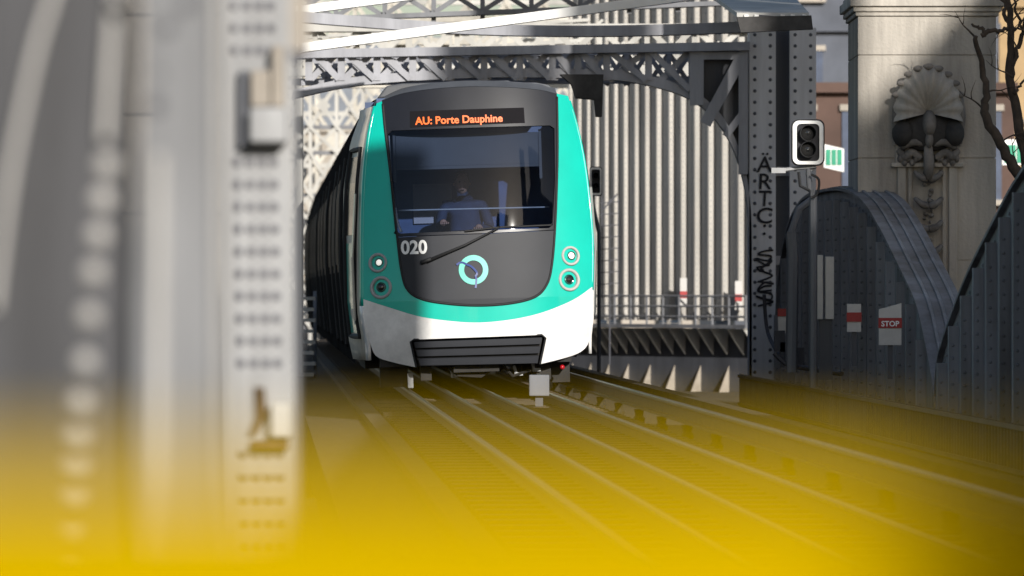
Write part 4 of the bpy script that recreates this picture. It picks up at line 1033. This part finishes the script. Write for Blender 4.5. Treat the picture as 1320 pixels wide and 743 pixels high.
def shopsign(px0, py0, px1, py1, Y, label, tilt=0):
    t = thing('shop_sign', P((px0+px1)/2, py1, Y), label, 'shop sign')
    b = MB(); b.prism([P(px0, py0, Y), P(px1, py0+tilt, Y), P(px1, py1+tilt, Y), P(px0, py1, Y)], (0, .2, 0)); b.build('board', 'white_paint', t)
    n = 3; w_ = (px1-px0-4)/n
    b = MB()
    for i in range(n):
        a = px0+2+i*w_; b.prism([P(a+.8, py0+7, Y-.02), P(a+w_-.8, py0+7, Y-.02), P(a+w_-.8, py1-3, Y-.02), P(a+.8, py1-3, Y-.02)], (0, .02, 0))
    b.build('green_panels', 'shop_green', t)
shopsign(1292, 180, 1345, 213, 92, 'white-framed green shop sign behind the tree at the right edge')
shopsign(1062, 186, 1088, 216, 95, 'small green and white awning glimpsed between signal and stone pier', 6)

def building(name, x0, x1, y0, y1, h, m, label, floors, bays, roof=True, wcol='window_glass', slope=None):
    t = thing(name, ((x0+x1)/2, y0, -7), label, 'building')
    b = MB()
    if slope:
        pr_ = [Vector((x0, y0, -7)), Vector((x1, y0, -7))]+[Vector((x, y0, z)) for x, z in slope]
        b.prism(pr_, (0, y1-y0, 0))
    else: b.box(((x0+x1)/2, (y0+y1)/2, (h-7)/2), (x1-x0, y1-y0, h+7))
    b.build('wall', m, t)
    if bays:
        fh = (h+7)/floors; bw = (x1-x0)/bays
        bs = MB()
        for i in range(floors):
            for j in range(bays):
                if bays*floors > 90 and False: continue
                xc = x0+(j+.5)*bw; zc = -7+(i+.5)*fh
                b = MB(); b.box((xc, y0-.02, zc), (bw*.42, .06, fh*.62)); wn = b.build('window', wcol, t)
                b = MB(); b.box((xc, y0-.06, zc), (.07, .05, fh*.62)); b.box((xc, y0-.06, zc+fh*.33), (bw*.52, .1, .14)); b.box((xc, y0-.12, zc-fh*.33), (bw*.52, .25, .12)); b.build('frame', 'facade', wn)
            bs.box(((x0+x1)/2, y0-.10, -7+(i+1)*fh-.1), (x1-x0+.1, .3, .22))
        bs.bm.verts.index_update(); build_split(bs, 'string_course', m, t)
    if roof and not slope:
        b = MB(); b.prism([Vector((x0, y0, h)), Vector((x1, y0, h)), Vector((x1-.0, y0+2.2, h+4)), Vector((x0, y0+2.2, h+4))], (0, y1-y0-4, 0)); b.build('roof', 'zinc', t)
    return t
building('apartment_building', -46, -10.5, 205, 220, 19, 'facade', 'cream apartment building far behind the left lattice work', 7, 11)
building('apartment_building', -10, 8, 235, 250, 8, 'facade', 'lower cream building closing the view beyond the tail of the train', 5, 7)
building('apartment_building', 13.32, 30, 150, 165, 17, 'facade_tan', 'tan building behind the bare tree at the right edge', 6, 6)
building('apartment_building', 5.9, 11, 120, 132, 5.6, 'facade_brown', 'brown brick house glimpsed between portal post and stone pier', 4, 5, roof=False, wcol='blue_shutter')
building('apartment_building', 6, 13.3, 150, 162, 16, 'facade_grey', 'blue-grey building rising above the brown brick house', 6, 5, wcol='blue_shutter')
sb = building('apartment_building', 14.0, 30, 24, 31, 18, 'facade', 'unseen building added beyond the right edge, roofline shaped to shade the stone pier', 5, 0, slope=[(30, 18.6), (18.25, 18.6), (17.7, 18.3), (17.25, 17.5), (16.7, 16.35), (15.8, 15.0), (14, 13.8)])  # unseen building, roof slope shaped for the shadow edge on the pier

for x0_, x1_, h in ((14.4, 15.9, 22.0), (18.35, 23.0, 23.0)):
    b = MB(); b.box(((x0_+x1_)/2, 30.4, (h+10)/2), (x1_-x0_, .9, h-10)); b.build('shade_block', 'facade', sb)  # tall blocks added out of view to shade the portal
